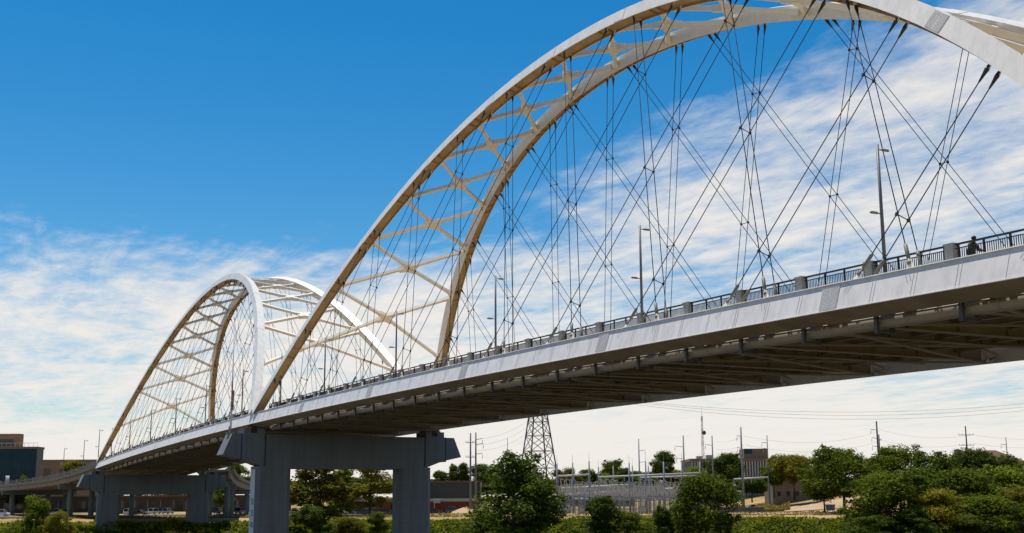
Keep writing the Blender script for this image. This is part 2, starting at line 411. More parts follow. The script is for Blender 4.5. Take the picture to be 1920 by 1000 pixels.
def build_span(X0, label, near):
    sp = Span(X0)
    root = thing('arch_span', label, 'bridge', (0, 0, ZO), group='arch spans of the bridge')
    ex = Vector((1, 0, 0))
    us = [i/72 for i in range(73)]
    H = hanger_list()
    for sy in (-1, 1):
        n_, tv = plane(sy)
        # ---- rib: two webs, a top plate and a bottom plate set up between the webs
        w_, hh = BR/2, DR/2
        prof = [(-w_, -hh), (-w_, hh), (w_, hh), (w_, -hh), (w_-.05, -hh), (w_-.05, -hh+.26), (-w_+.05, -hh+.26), (-w_+.05, -hh)]
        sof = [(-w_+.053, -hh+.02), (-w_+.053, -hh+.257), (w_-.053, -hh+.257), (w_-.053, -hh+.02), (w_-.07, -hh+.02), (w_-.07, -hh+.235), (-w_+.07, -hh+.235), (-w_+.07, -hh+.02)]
        rib = fixn(ushape(lambda u: [sp.rib(sy, u, o, l_) for l_, o in prof], us).build('arch_rib', MT['rib_paint'], root))
        fixn(ushape(lambda u: [sp.rib(sy, u, o, l_) for l_, o in sof], us).build('shade_lining', MT['soffit_shade'], rib))  # added lining that carries the painted warm shade of the underside
        # diaphragm plates across the open underside
        xs = sorted(set([round((x_ - GAP/2)/sp.Ls, 4) for x_ in RIBN]))
        for u in xs:
            for du in (-0.0045, 0.0045):
                m_ = MB(); c_ = sp.rib(sy, u + du, -hh + .12); tg = (sp.rib(sy, u + .01) - sp.rib(sy, u - .01)).normalized(); nn = tg.cross(n_).normalized()
                m_.obox(c_, tg*.02, n_*(w_ - .08), nn*.10); m_.build('diaphragm_plate', MT['soffit_shade'], rib)
        # splice plates on the outer web
        for u in (0.07, .18, .29, .40, .495, .59, .70, .79, .884):
            m_ = MB(); c_ = sp.rib(sy, u, 0, w_ + .012); tg = (sp.rib(sy, u + .01) - sp.rib(sy, u - .01)).normalized(); nn = n_.cross(tg).normalized()
            m_.obox(c_, tg*.72, n_*.014, nn*(hh - .06))
            m_.obox(sp.rib(sy, u, hh + .012), tg*.72, nn*.014, n_*(w_ - .05))
            spl = m_.build('splice_plate', MT['rib_paint'], rib)
            if near and sy < 0 and u > .8:
                m_ = MB()
                for i in range(14):
                    if i in (6, 7): pass
                    for j in range(12):
                        stud(m_, c_ + n_*.013 + tg*(-.66 + i*.1015 + (.02 if i > 6 else -.02)) + nn*(-.46 + j*.0836), n_, tg, nn, .024, .022)
                o_ = m_.build('bolt', MT['bolt'], spl); o_['kind'] = 'stuff'
        # ---- tie girder: box with flanges, following the road's crest
        xs_ = [0.06 + (L - 0.12)*i/48 for i in range(49)]
        o1, i1 = TIE_OUT, TIE_IN
        tp = [(o1+.095, 0), (o1+.095, -.05), (o1, -.05), (o1, -DT+.045), (o1+.045, -DT+.045), (o1+.045, -DT), (i1-.05, -DT), (i1-.05, -DT+.045), (i1, -DT+.045), (i1, -.05), (i1-.05, -.05), (i1-.05, 0)]
        tie = fixn(ushape(lambda x_: [sp.tie(sy, x_, t_, l_) for l_, t_ in tp], xs_).build('tie_girder', MT['tie_paint'], root))
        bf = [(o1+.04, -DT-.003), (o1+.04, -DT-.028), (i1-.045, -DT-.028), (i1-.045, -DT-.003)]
        fixn(ushape(lambda x_: [sp.tie(sy, x_, t_, l_) for l_, t_ in bf], xs_).build('shade_plate', MT['tie_shade'], tie))  # added plate below the tie, underside shade painted in its brown
        # knuckle plates where rib and tie meet
        for a_, e_ in ((0.07, 1), (L - 0.07, -1)):
            m_ = MB(); c_ = sp.tie(sy, a_, 0); dz = (zt(X0 + a_ + e_) - zt(X0 + a_))
            exx = Vector((e_, 0, dz)).normalized()
            m_.prism([(0, -DT+.06), (0, .4), (.3, .75), (.9, .5), (1.2, -.06), (3.2, -.06), (3.2, -DT+.06)], c_, exx, tv, n_, TIE_IN - .004, TIE_OUT + .03)
            fixn(m_.build('knuckle', MT['tie_paint'], root))
        # splices and bolts on the outer web
        for x_ in [113.6 - 22.9*i for i in range(5)] if near else [113.6 - 22.9*i for i in range(5)]:
            m_ = MB(); c_ = sp.tie(sy, x_, -DT/2, o1 + .016); exx = (sp.tie(sy, x_+1, 0) - sp.tie(sy, x_-1, 0)).normalized()
            m_.obox(c_, exx*.66, n_*.016, tv*(DT/2 - .11)); spl = m_.build('splice_plate', MT['tie_paint'], tie)
            if near and sy < 0:
                m_ = MB()
                for i in range(14):
                    for j in range(14): stud(m_, c_ + n_*.016 + exx*(-.6 + i*.0915 + (.012 if i > 6 else -.012)) + tv*(-.6 + j*.0925), n_, exx, tv, .022, .022)
                o_ = m_.build('bolt', MT['bolt'], spl); o_['kind'] = 'stuff'
        if near and sy < 0:
            m_ = MB()
            for i in range(47):
                x_ = 3.0 + i*2.775; exx = (sp.tie(sy, x_+1, 0) - sp.tie(sy, x_-1, 0)).normalized()
                if any(abs(x_ - (113.6 - 22.9*q)) < 1.0 for q in range(5)): continue
                for off in ((-.11, .11) if i % 4 else (0,)):
                    for j in range(15): stud(m_, sp.tie(sy, x_ + off, -.16 - j*.0935, o1), n_, exx, tv, .02, .02)
            for xb, a_, dr in H:
                d1 = Vector((dr*math.cos(a_), 0, 0)) + tv*math.sin(a_); d2 = Vector((math.sin(a_), 0, 0)) - tv*dr*math.cos(a_)
                if xb > 133 or xb < 1: continue
                for k_ in (-1, 1):
                    for j in range(7): stud(m_, sp.tie(sy, xb, -.22, o1) - d1*(j*.085) + d2*k_*.11, n_, ex, tv, .02, .02)
            o_ = m_.build('bolt', MT['bolt'], tie); o_['kind'] = 'stuff'
        # ---- hangers
        segs = []
        for xb, a_, dr in H:
            u = hang_top(sp, xb, a_, dr)
            if u is None or xb < 2 or xb > L - 2: continue
            for k_ in (-1, 1):
                A = sp.tie(sy, xb, 0.02, TIE_C + .42*k_); B = sp.rib(sy, u, -DR/2 + .06, .36*k_)
                d_ = (B - A).normalized(); ln = (B - A).length
                m_ = MB(); m_.tube([A + d_*1.7, B - d_*1.0], 0.029, 6)
                h_ = m_.build('hanger_cable', MT['cable'], root, True)
                # lower fork and turnbuckle
                m_ = MB(); m_.tube([A + d_*.38, A + d_*.52, A + d_*.62, A + d_*.8], [.13, .13, .075, .06], 8)
                m_.tube([A + d_*.8, A + d_*.86, A + d_*1.62, A + d_*1.72], [.065, .105, .105, .05], 8)
                m_.build('lower_socket', MT['socket'], h_, True)
                m_ = MB(); m_.tube([B - d_*1.05, B - d_*.55, B - d_*.35, B - d_*.12], [.045, .10, .13, .10], 8)
                m_.build('upper_socket', MT['topsocket'], h_, True)
                # fin plates on the tie and below the rib
                m_ = MB(); s_ = d_.cross(n_).normalized()
                m_.beam(A - d_*.35, A + d_*.66, .62, .06, n_, .22, .06)
                m_.build('anchor_plate', MT['paint'], tie)
                m_ = MB(); m_.beam(B + d_*.35, B - d_*.30, .30, .05, n_, .22, .05)
                m_.build('anchor_plate', MT['paint'], rib)
            segs.append((xb, a_, dr, sp.tie(sy, xb, 0, 0), sp.rib(sy, u, -DR/2, 0)))
        # clamps where crossing hangers are held together
        cm = None
        for i in range(len(segs)):
            for j in range(len(segs)):
                if segs[i][2] != 1 or segs[j][2] != -1: continue
                A, B, C_, D_ = segs[i][3], segs[i][4], segs[j][3], segs[j][4]
                # intersection in (x, height)
                r1 = (B.x-A.x, B.z-A.z); r2_ = (D_.x-C_.x, D_.z-C_.z); dn = r1[0]*r2_[1] - r1[1]*r2_[0]
                if abs(dn) < 1e-6: continue
                tA = ((C_.x-A.x)*r2_[1] - (C_.z-A.z)*r2_[0])/dn; tB = ((C_.x-A.x)*r1[1] - (C_.z-A.z)*r1[0])/dn
                if .08 < tA < .93 and .08 < tB < .93:
                    c_ = A.lerp(B, tA) + n_*(TIE_C*(1 - tA))
                    m_ = MB(); m_.tube([c_ - n_*.42, c_ + n_*.42], .028, 5)
                    for k_ in (-1, 1): m_.obox(c_ + n_*.41*k_, ex*.07, n_*.06, tv*.09)
                    m_.build('cable_clamp', MT['dark'], root)
    # ---- cross bracing between the ribs
    def ribmid(sy, x_, lat=-BR/2, off=0.0): return sp.rib(sy, (x_ - GAP/2)/sp.Ls, off, lat)
    for i, xn in enumerate(NODES):
        a0, a1 = RIBN[i], RIBN[i+1]
        c_ = (ribmid(-1, xn) + ribmid(1, xn))/2
        nrm = (ribmid(1, a1) - ribmid(-1, a0)).cross(ribmid(-1, a1) - ribmid(1, a0)).normalized()
        if nrm.z < 0: nrm = -nrm
        for sy in (-1, 1):
            for xa in (a0, a1):
                E_ = ribmid(sy, xa + (.35 if xa == a0 else -.35)); d_ = (c_ - E_).normalized()
                m_ = MB()
                m_.beam(E_, E_ + d_*1.1, .56, .56, nrm, .34, .40)
                m_.beam(E_ + d_*1.1, c_ - d_*1.15, .34, .40, nrm)
                m_.build('brace', MT['paint'], root)
        e1 = (ribmid(-1, a1) - ribmid(-1, a0)).normalized()
        m_ = MB(); dirs = []
        for sy, xa in ((-1, a0), (1, a0), (1, a1), (-1, a1)): dirs.append((ribmid(sy, xa) - c_).normalized())
        poly = []
        for q in range(4):
            d_, nx = dirs[q], dirs[(q+1) % 4]; sd = nrm.cross(d_)
            if sd.dot(nx) < 0: sd = -sd
            poly += [c_ + d_*1.25 - sd*.26, c_ + d_*1.25 + sd*.26, c_ + (d_ + nx).normalized()*.55]
        m_.add([p_ + nrm*.28 for p_ in poly] + [p_ - nrm*.28 for p_ in poly], [tuple(range(12)), tuple(range(23, 11, -1))] + [(q, (q+1) % 12, 12 + (q+1) % 12, 12 + q) for q in range(12)])
        fixn(m_.build('brace_node', MT['paint'], root))
    # ---- floor system
    st = 5.5875; nfb = 25
    m_ = MB()
    for i in range(24):
        xa, xb = X0 + i*L/24 + (.1 if i == 0 else 0), X0 + (i+1)*L/24 - (.1 if i == 23 else 0)
        a_, b_ = zt(xa), zt(xb); y0 = 11.35
        m_.add([(xa,-y0,a_-.42),(xb,-y0,b_-.42),(xb,y0,b_-.42),(xa,y0,a_-.42),(xa,-y0,a_-.14),(xb,-y0,b_-.14),(xb,y0,b_-.14),(xa,y0,a_-.14)],
               [(0,3,2,1),(4,5,6,7),(0,1,5,4),(2,3,7,6)] + ([(3,0,4,7)] if i == 0 else []) + ([(1,2,6,5)] if i == 23 else []))
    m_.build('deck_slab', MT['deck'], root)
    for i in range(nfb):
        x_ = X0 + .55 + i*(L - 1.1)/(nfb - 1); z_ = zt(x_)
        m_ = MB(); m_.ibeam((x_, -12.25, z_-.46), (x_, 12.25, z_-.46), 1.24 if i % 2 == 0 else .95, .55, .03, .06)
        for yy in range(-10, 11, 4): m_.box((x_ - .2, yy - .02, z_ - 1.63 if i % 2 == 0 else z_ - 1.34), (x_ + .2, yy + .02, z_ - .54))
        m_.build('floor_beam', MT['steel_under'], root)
        if i % 2 == 0 and i < nfb - 2:
            x2 = X0 + .55 + (i+2)*(L - 1.1)/(nfb - 1); z2 = zt(x2)
            for s_ in (-1, 1):
                m_ = MB(); m_.beam((x_ + .3, -s_*12.0, z_-1.74), (x2 - .3, s_*12.0, z2-1.74), .30, .10 if s_ > 0 else .10)
                if s_ < 0:
                    for p_ in range(len(m_.v)): m_.v[p_] = (m_.v[p_][0], m_.v[p_][1], m_.v[p_][2] - .11)
                m_.build('lateral_brace', MT['steel_under'], root)
            for s_ in (-1, 1):
                m_ = MB(); m_.beam((x_, s_*12.6, z_-1.75), (x_ + 2.6, s_*10.6, z_-1.8), .22, .16)
                m_.beam((x_ + .35, s_*11.2, z_-.6), (x_ + 1.4, s_*12.6, z_-1.45), .16, .12)
                m_.build('knee_brace', MT['pipe'], root)
    for y_ in (-9.6, -7.2, -4.8, -2.4, 0, 2.4, 4.8, 7.2, 9.6):
        m_ = MB()
        for i in range(nfb - 1):
            xa, xb = X0 + .55 + i*(L-1.1)/(nfb-1) + .03, X0 + .55 + (i+1)*(L-1.1)/(nfb-1) - .03
            m_.ibeam((xa, y_, zt(xa)-.43), (xb, y_, zt(xb)-.43), .75, .3, .025, .035)
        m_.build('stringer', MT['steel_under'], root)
    return sp
sp1 = build_span(0.0, 'near white tied-arch span crossing the river, its top cut by the photo edge', True)
sp2 = build_span(-L, 'far white tied-arch span standing behind the flagpole pier', False)

# ------------------------------------------------------------------ railings, poles, pipes on each span
def rail_run(name, label, x_lo, x_hi, yy, near, k0=120.3, zf=zt, yf=None, step=5.493):
    yf = yf or (lambda X: yy)
    root = thing(name, label, 'railing', (0, 0, ZO), group='black steel railings with concrete posts')
    k_ = 0; xs = []
    x_ = k0
    while x_ > x_hi: x_ -= step
    while x_ + step < x_hi: x_ += step
    while x_ > x_lo: xs.append(x_); x_ -= step
    for x_ in xs:
        z_, y_ = zf(x_), yf(x_)
        m_ = MB(); m_.box((x_-.27, y_-.2, z_-.14), (x_+.27, y_+.2, z_+1.12)); m_.box((x_-.31, y_-.24, z_+1.12), (x_+.31, y_+.24, z_+1.20))
        m_.build('concrete_post', MT['post'], root)
        xb = max(x_ - step, x_lo + .3)
        if x_ - xb < 1: continue
        A, B = x_ - .27, xb + .27
        def Q(x__, dz): return Vector((x__, yf(x__), zf(x__) + dz))
        m_ = MB(); m_.beam(Q(A, 1.13), Q(B, 1.13), .09, .09); m_.build('top_rail', MT['dark'], root)
        m_ = MB(); m_.beam(Q(A, .93), Q(B, .93), .04, .045); m_.beam(Q(A, .08), Q(B, .08), .04, .045); m_.build('lower_rail', MT['dark'], root)
        for f_ in (.035, .345, .655, .965):
            xx = A + (B - A)*f_; m_ = MB(); m_.beam(Q(xx, -.1), Q(xx, 1.09), .085, .085, (1,0,0)); m_.build('rail_post', MT['dark'], root)
        m_ = MB(); nb = int((A - B)/.125)
        for i in range(1, nb):
            xx = A + (B - A)*i/nb; m_.beam(Q(xx, .10), Q(xx, .91), .032, .032, (1,0,0))
        o_ = m_.build('baluster', MT['dark'], root); o_['kind'] = 'stuff'
    return root
RY = -HW + 1.45
rail_run('path_railing', 'black railing with concrete posts along the near arch span path', 1.0, L - .5, RY, True)
rail_run('path_railing', 'black railing with concrete posts along the far arch span path', -L + 1.0, -1.0, RY, False, 120.3 - 5.493*45)

def light_pole(X, y_, z_, label, h=7.6):
    root = thing('light_pole', label, 'street lamp', (X, y_, z_ + ZO), group='slim grey light poles on the bridge')
    m_ = MB(); m_.tube([(0,0,-.1), (0,0,h)], .105, 8, r2=.075); m_.tube([(0,0,-.12), (0,0,.25)], .17, 8); m_.build('pole', MT['pole'], root, True)
    for (z1, s_) in ((h - .28, 1), (h*.5, -1)):
        m_ = MB(); m_.tube([(0, 0, z1), (0, s_*.35, z1 + .03)], .03, 6); a_ = m_.build('lamp_arm', MT['pole'], root, True)
        m_ = MB(); m_.tube([(0, s_*.25, z1 + .02), (0, s_*.34, z1+.03), (0, s_*.72, z1+.03), (0, s_*.82, z1 + .02)], [.04, .075, .08, .03], 8); m_.build('lamp_head', MT['lamp'], a_, True)
pl = ['first light pole from the right edge, beside the steel hanger fins', 'second light pole from the right, rising behind a concrete rail post', 'third light pole from the right on the near arch span', 'fourth light pole from the right, left of the far rib base', 'fifth light pole from the right on the near span', 'light pole nearest the left rib base of the near span']
for i, X in enumerate((115.48, 92.39, 69.6, 46.6, 23.7, 5.6)): light_pole(X, RY + .35, zt(X) - .12, pl[i])
pl = ['light pole just behind the white rib of the far span', 'second light pole along the far span from the flagpole', 'light pole in the middle of the far span path', 'fourth light pole along the far span from the flagpole', 'fifth light pole along the far span', 'last light pole by the left foot of the far span']
for i in range(6):
    X = -14 - 22.9*i; light_pole(X, RY + .35, zt(X) - .12, pl[i])

def pipe_run(x_lo, x_hi, label):
    root = thing('utility_pipe', label, 'pipe', (0, 0, ZO), group='pipes hung under the path side of the bridge')
    yp, zp = -11.35, -2.02
    k_ = int((x_hi - x_lo)/5.5875)
    pts = [(x_lo + (x_hi - x_lo)*i/k_, yp, zt(x_lo + (x_hi - x_lo)*i/k_) + zp) for i in range(k_ + 1)]
    m_ = MB(); m_.tube(pts, .36, 14); m_.build('pipe', MT['pipe'], root, True)
    for i in range(1, k_):
        x_, _, z_ = pts[i]
        m_ = MB(); m_.box((x_-.11, yp-.62, z_-.62), (x_+.11, yp-.44, z_+.55)); m_.box((x_-.11, yp+.44, z_-.62), (x_+.11, yp+.62, z_+.9)); m_.box((x_-.09, yp-.44, z_-.58), (x_+.09, yp+.44, z_-.42))
        m_.build('pipe_hanger', MT['darksteel'], root)
        if i % 2: m_ = MB(); m_.tube([(x_+1.9, yp, z_), (x_+2.05, yp, z_ + .003)], .40, 14); m_.build('pipe_coupling', MT['pipe'], root, True)
pipe_run(2.2, L - 2, 'beige pipe slung under the near span')
pipe_run(-L + 2, -3, 'beige pipe slung under the far span')

# ------------------------------------------------------------------ piers
def pier(Xc, zb, label, numbers):
    z0 = zt(Xc)
    root = thing('bridge_pier', label, 'pier', (Xc, 0, ZO + z0), group='concrete bridge piers')
    T = 1.75
    m_ = MB()
    half = [(16.2, -2.75), (17.35, -5.5), (14.3, -6.15), (11.9, -7.05), (9.0, -7.3)]
    poly = [(-a_, b_) for a_, b_ in half] + [(a_, b_) for a_, b_ in reversed(half)]
    m_.prism(poly, (0,0,0), Vector((0,1,0)), Vector((0,0,1)), Vector((1,0,0)), -T, T)
    cap = fixn(m_.build('pier_cap', MT['concrete'], root))
    for s_ in (-1, 1):
        m_ = MB(); a_, b_ = sorted((s_*11.75, s_*14.6)); m_.box((-T-.06, a_, -6.05), (T+.06, b_, -1.98)); m_.build('pedestal', MT['concrete'], root)
        m_ = MB()
        for yy in (12.4, 13.8):
            for xx in (-.9, .9): m_.box((xx-.4, s_*yy-.45, -1.98), (xx+.4, s_*yy+.45, -1.80)); m_.box((xx-.3, s_*yy-.35, -1.80), (xx+.3, s_*yy+.35, -1.60))
        m_.build('bearing', MT['rust'], root)
        # column with chamfered corners
        y0, y1, c_, tx = 7.9, 12.75, .55, 1.72
        pl_ = [(-tx, y0+c_), (-tx+c_, y0), (tx-c_, y0), (tx, y0+c_), (tx, y1-c_), (tx-c_, y1), (-tx+c_, y1), (-tx, y1-c_)]
        pl_ = [(a2, s_*b2) for a2, b2 in pl_]
        m_ = MB(); m_.prism(pl_, (0,0,0), Vector((1,0,0)), Vector((0,1,0)), Vector((0,0,1)), zb - z0, -7.0)
        col_ = fixn(m_.build('column', MT['concrete'], root))
        for k_ in range(5):
            zj = -9.2 - 2.6*k_; jn = [(a2*1.0022, b2*1.0005) for a2, b2 in pl_]
            m_ = MB(); m_.prism([(a2 + (.006 if a2 > 0 else -.006), b2 + (.006 if b2 > s_*(y0+y1)/2 else -.006)) for a2, b2 in pl_], (0,0,0), Vector((1,0,0)), Vector((0,1,0)), Vector((0,0,1)), zj, zj + .035)
            fixn(m_.build('pour_joint', MT['stain'], col_))
        if numbers and s_ < 0:
            m_ = MB(); m_.box((-1.12, -y1-.012, zb - z0 + .5), (1.12, -y1-.003, -7.4)); m_.build('skylit_face_panel', MT['skylit_tone'], col_)  # added pale sheet: skylight on this column face painted as colour
            for k_, tx_ in enumerate(('30', '35', '40')):
                cu_ = bpy.data.curves.new('n', 'FONT'); cu_.body = tx_; cu_.size = 1.15; cu_.extrude = .004; cu_.align_x = 'CENTER'
                ob = bpy.data.objects.new('n', cu_); COL.objects.link(ob); dg = bpy.context.evaluated_depsgraph_get()
                me = bpy.data.meshes.new_from_object(ob.evaluated_get(dg)); bpy.data.objects.remove(ob)
                me.materials.clear(); me.materials.append(MT['black_letter'])
                o_ = link('clearance_number', me, col_); o_['label'] = 'black clearance number ' + tx_ + ' painted on the column'
                o_.rotation_euler = (math.radians(90), 0, 0); o_.location = (0.2, -y1 - .022, -12.05 - 1.524*k_)
                o_.scale = (1.25, 1.0, 1.0)
    # nose ends are separate pours with a dark stained joint
    m_ = MB()
    for s_ in (-1, 1): m_.box((-T-.02, s_*14.9-.06, -6.2), (T+.02, s_*14.9+.06, -2.70))
    m_.build('joint', MT['runoff'], cap)
    m_ = MB()
    for s_ in (-1, 1): m_.box((-T-.03, s_*11.66-.085, -6.95), (T+.03, s_*11.66+.085, -2.72)); m_.box((-T-.075, s_*13.2-.5, -2.6), (T+.075, s_*13.2+.35, -1.985))
    m_.build('runoff_stain', MT['runoff'], cap)
    return root
pier(-1.6, -24, 'nearest concrete pier with clearance numbers and flagpole', True)
pier(-L - 1.6, -24, 'farther concrete pier at the left foot of the far arch', False)
# ------------------------------------------------------------------ flag on the pier
MT['flag_red'] = mat('flag_red', (0.30, 0.015, 0.02), 0.8, 0.1, 3)
MT['flag_white'] = mat('flag_white', (0.34, 0.32, 0.31), 0.8, 0.1, 3)
MT['flag_blue'] = mat('flag_blue', (0.02, 0.03, 0.12), 0.8, 0.1, 3)
MT['white_metal'] = mat('white_metal', (0.62, 0.64, 0.67), 0.4, 0.08, 2)
fp = thing('flagpole', 'tall white flagpole on the nose of the nearest pier', 'flagpole', (-1.6, -16.0, ZO - 2.75))
m = MB(); m.tube([(0,0,0), (0,0,1), (0,0,15.6)], [.14, .13, .05], 10); m.build('pole', MT['white_metal'], fp, True)
m = MB(); m.box((-.5,-.5,0.004), (.5,.5,.28)); m.tube([(0,0,.28), (0,0,.7)], .24, 10); m.build('base', MT['stain'], fp)
m = MB(); m.tube([(0,0,15.55), (0,0,15.66), (0,0,15.76), (0,0,15.84)], [.03, .1, .1, .03], 8); m.build('finial', MT['white_metal'], fp, True)
for x_ in (-2.6, -1.0, .6, 2.2):
    pass
fl = thing('flag', 'limp red, white and blue flag hanging halfway up the flagpole', 'flag', (-1.6, -16.0, ZO + 2.6))
stripes = {'flag_red': MB(), 'flag_white': MB(), 'flag_blue': MB()}
nu, nv = 26, 18
def fpt(i, j):
    u, v = i/nu, j/nv                      # u along the fly (hanging in folds), v down the hoist
    r_ = .06 + .34*u**.6*(.55 + .45*v); a_ = 7.5*u + 1.3*math.sin(2.2*v)
    return (.14 + r_*.75*math.cos(a_)*.55 + .12*u, .26*u*math.sin(a_), 2.3 - 4.2*v*(0.62 + .38*(1-u)) - 2.0*u**1.1)
for i in range(nu):
    for j in range(nv):
        sp_ = int(j/nv*13)
        key = 'flag_blue' if (i < nu*.4 and sp_ < 7) else ('flag_red' if sp_ % 2 == 0 else 'flag_white')
        stripes[key].add([fpt(i,j), fpt(i+1,j), fpt(i+1,j+1), fpt(i,j+1)], [(0,1,2,3)])
for k_, nm in (('flag_red', 'red_stripe'), ('flag_white', 'white_stripe'), ('flag_blue', 'blue_canton')): stripes[k_].build(nm, MT[k_], fl, True)
pr = thing('maintenance_railing', 'small dark guard railing on the pier top beside the flagpole', 'railing', (-1.6, -14.9, ZO - 2.75))
m = MB()
for x_ in (-2.2, -3.0, -3.8, -4.6): m.beam((x_*.4, -.9, 0), (x_*.4, -.9, 1.1), .06, .06, (1,0,0))
m.build('post', MT['darksteel'], pr)
m = MB(); m.beam((-.7, -.9, 1.1), (-2.0, -.9, 1.1), .06, .06); m.beam((-.7, -.9, .55), (-2.0, -.9, .55), .05, .05); m.build('rail', MT['darksteel'], pr)

# ------------------------------------------------------------------ cyclist on the path
MT['jacket'] = mat('dark_green_jacket', (0.012, 0.020, 0.016), 0.85, 0.2, 6)
MT['trousers'] = mat('dark_trousers', (0.010, 0.011, 0.014), 0.85, 0.2, 6)
MT['skin'] = mat('skin', (0.22, 0.12, 0.08), 0.6, 0.05, 6)
MT['cap'] = mat('dark_helmet', (0.01, 0.011, 0.012), 0.5, 0.1, 6)
MT['tyre'] = mat('tyre_rubber', (0.012, 0.012, 0.012), 0.8, 0.1, 8)
MT['frame'] = mat('bicycle_frame', (0.03, 0.035, 0.05), 0.4, 0.1, 6)
MT['rim'] = mat('rim_metal', (0.35, 0.35, 0.36), 0.35, 0.1, 6, metal=0.7)
BX, BY = 120.35, -HW + 2.9
bz = zt(BX) - .14 + ZO
bike = thing('bicycle', 'dark bicycle ridden on the path behind the railing', 'bicycle', (BX, BY, bz), 0.0)
for x_ in (-.52, .52):
    w = MB(); w.tube([(x_ + .33*math.cos(a), 0, .345 + .33*math.sin(a)) for a in [2*math.pi*i/24 for i in range(25)]], .02, 6, False)
    wo_ = w.build('wheel', MT['tyre'], bike, True)
    w = MB(); w.tube([(x_ + .30*math.cos(a), 0, .345 + .30*math.sin(a)) for a in [2*math.pi*i/24 for i in range(25)]], .010, 5, False)
    for i in range(10): w.tube([(x_, 0, .345), (x_ + .30*math.cos(i*.628), 0, .345 + .30*math.sin(i*.628))], .002, 3)
    w.build('rim', MT['rim'], wo_)
w = MB(); bb, st_, hd, rr_ = (-.06,0,.30), (-.22,0,.80), (.36,0,.86), (-.52,0,.345)
for a, b_ in ((bb, st_), (bb, hd), (st_, (.34,0,.92)), (bb, rr_), (st_, rr_), (hd, (.52,0,.345)), (hd, (.33,0,1.02))): w.tube([a, b_], .018, 6)
w.build('frame', MT['frame'], bike, True)
w = MB(); w.tube([(.30,-.32,1.07), (.40,-.2,1.05), (.36,0,1.03), (.40,.2,1.05), (.30,.32,1.07)], .014, 6); w.build('handlebar', MT['frame'], bike, True)
w = MB(); w.tube([(-.36,0,.93), (-.28,0,.94), (-.10,0,.935), (-.02,0,.93)], [.03,.085,.05,.02], 8); w.tube([st_, (-.24,0,.92)], .013, 6); w.build('saddle', MT['dark'], bike, True)
w = MB(); w.tube([(-.06,-.1,.30), (-.06,.1,.30)], .03, 8); w.tube([(-.06,-.1,.30), (.08,-.1,.22)], .012, 5); w.tube([(-.06,.1,.30), (-.2,.1,.38)], .012, 5); w.box((.03,-.2,.20), (.13,-.1,.23)); w.box((-.25,.1,.37), (-.15,.2,.40)); w.build('crank', MT['darksteel'], bike)

def skin_body(name, verts, edges, radii, m_, parent, root=0):
    me = bpy.data.meshes.new(name); me.from_pydata(verts, edges, []); me.update()
    o = link(name, me, parent)
    md = o.modifiers.new('skin', 'SKIN'); md.use_smooth_shade = True
    sv = me.skin_vertices[0].data if me.skin_vertices else None
    if sv is None:
        bpy.context.view_layer.objects.active = o
        with bpy.context.temp_override(object=o, active_object=o): bpy.ops.mesh.customdata_skin_add()
        sv = me.skin_vertices[0].data
    for i, r_ in enumerate(radii): sv[i].radius = r_ if hasattr(r_, '__len__') else (r_, r_)
    sv[root].use_root = True
    s_ = o.modifiers.new('sub', 'SUBSURF'); s_.levels = 2; s_.render_levels = 2
    dg = bpy.context.evaluated_depsgraph_get(); me2 = bpy.data.meshes.new_from_object(o.evaluated_get(dg))
    o.modifiers.clear(); o.data = me2; me2.materials.clear(); me2.materials.append(m_)
    me2.polygons.foreach_set('use_smooth', [True]*len(me2.polygons)); return o
man = thing('person', 'person in dark clothes riding a bicycle behind the railing at right', 'person', (BX, BY, bz))
vt = [(-.20,0,.98), (-.16,0,1.15), (-.08,0,1.32), (-.01,0,1.46), (.03,0,1.56), (.07,0,1.66), (.08,0,1.76)]
ed = [(i, i+1) for i in range(6)]; rd = [(.20,.17), (.24,.19), (.27,.20), (.22,.15), .075, .11, .09]
def limb(start, pts, rs):
    prev = start
    for p_, r_ in zip(pts, rs): vt.append(p_); rd.append(r_); ed.append((prev, len(vt)-1)); prev = len(vt)-1
for s_ in (-1, 1):
    limb(3, [(-.01, s_*.19, 1.42), (.06, s_*.30, 1.20), (.26, s_*.32, 1.12), (.33, s_*.31, 1.10)], [.10, .08, .06, .045])
    kx, kz = (.20, .62) if s_ < 0 else (.10, .72)
    limb(0, [(-.16, s_*.12, .92), (kx, s_*.13, kz), (.02 if s_ < 0 else -.16, s_*.13, .30 if s_ < 0 else .47), (.14 if s_ < 0 else -.06, s_*.14, .25 if s_ < 0 else .42)], [.11, .085, .055, .05])
skin_body('body', vt, ed, rd, MT['jacket'], man)
w = MB(); w.tube([(.06,0,1.70), (.065,0,1.75), (.07,0,1.82), (.075,0,1.865), (.075,0,1.88)], [.112,.128,.112,.06,.01], 12); w.build('helmet', MT['cap'], man, True)
w = MB(); w.tube([(.155,0,1.62), (.178,0,1.64), (.172,0,1.67)], [.03,.045,.035], 8); w.build('face', MT['skin'], man, True)
for s_ in (-1, 1):
    w = MB(); w.tube([(.30, s_*.31, 1.115), (.36, s_*.31, 1.09)], [.035,.042], 8)
    for q in range(4): w.tube([(.36, s_*(.285+.017*q), 1.105), (.395, s_*(.285+.017*q), 1.09), (.375, s_*(.285+.017*q), 1.05)], .009, 5)
    w.tube([(.34, s_*.272, 1.10), (.365, s_*.265, 1.06)], .010, 5)
    w.build('hand', MT['skin'], man, True)

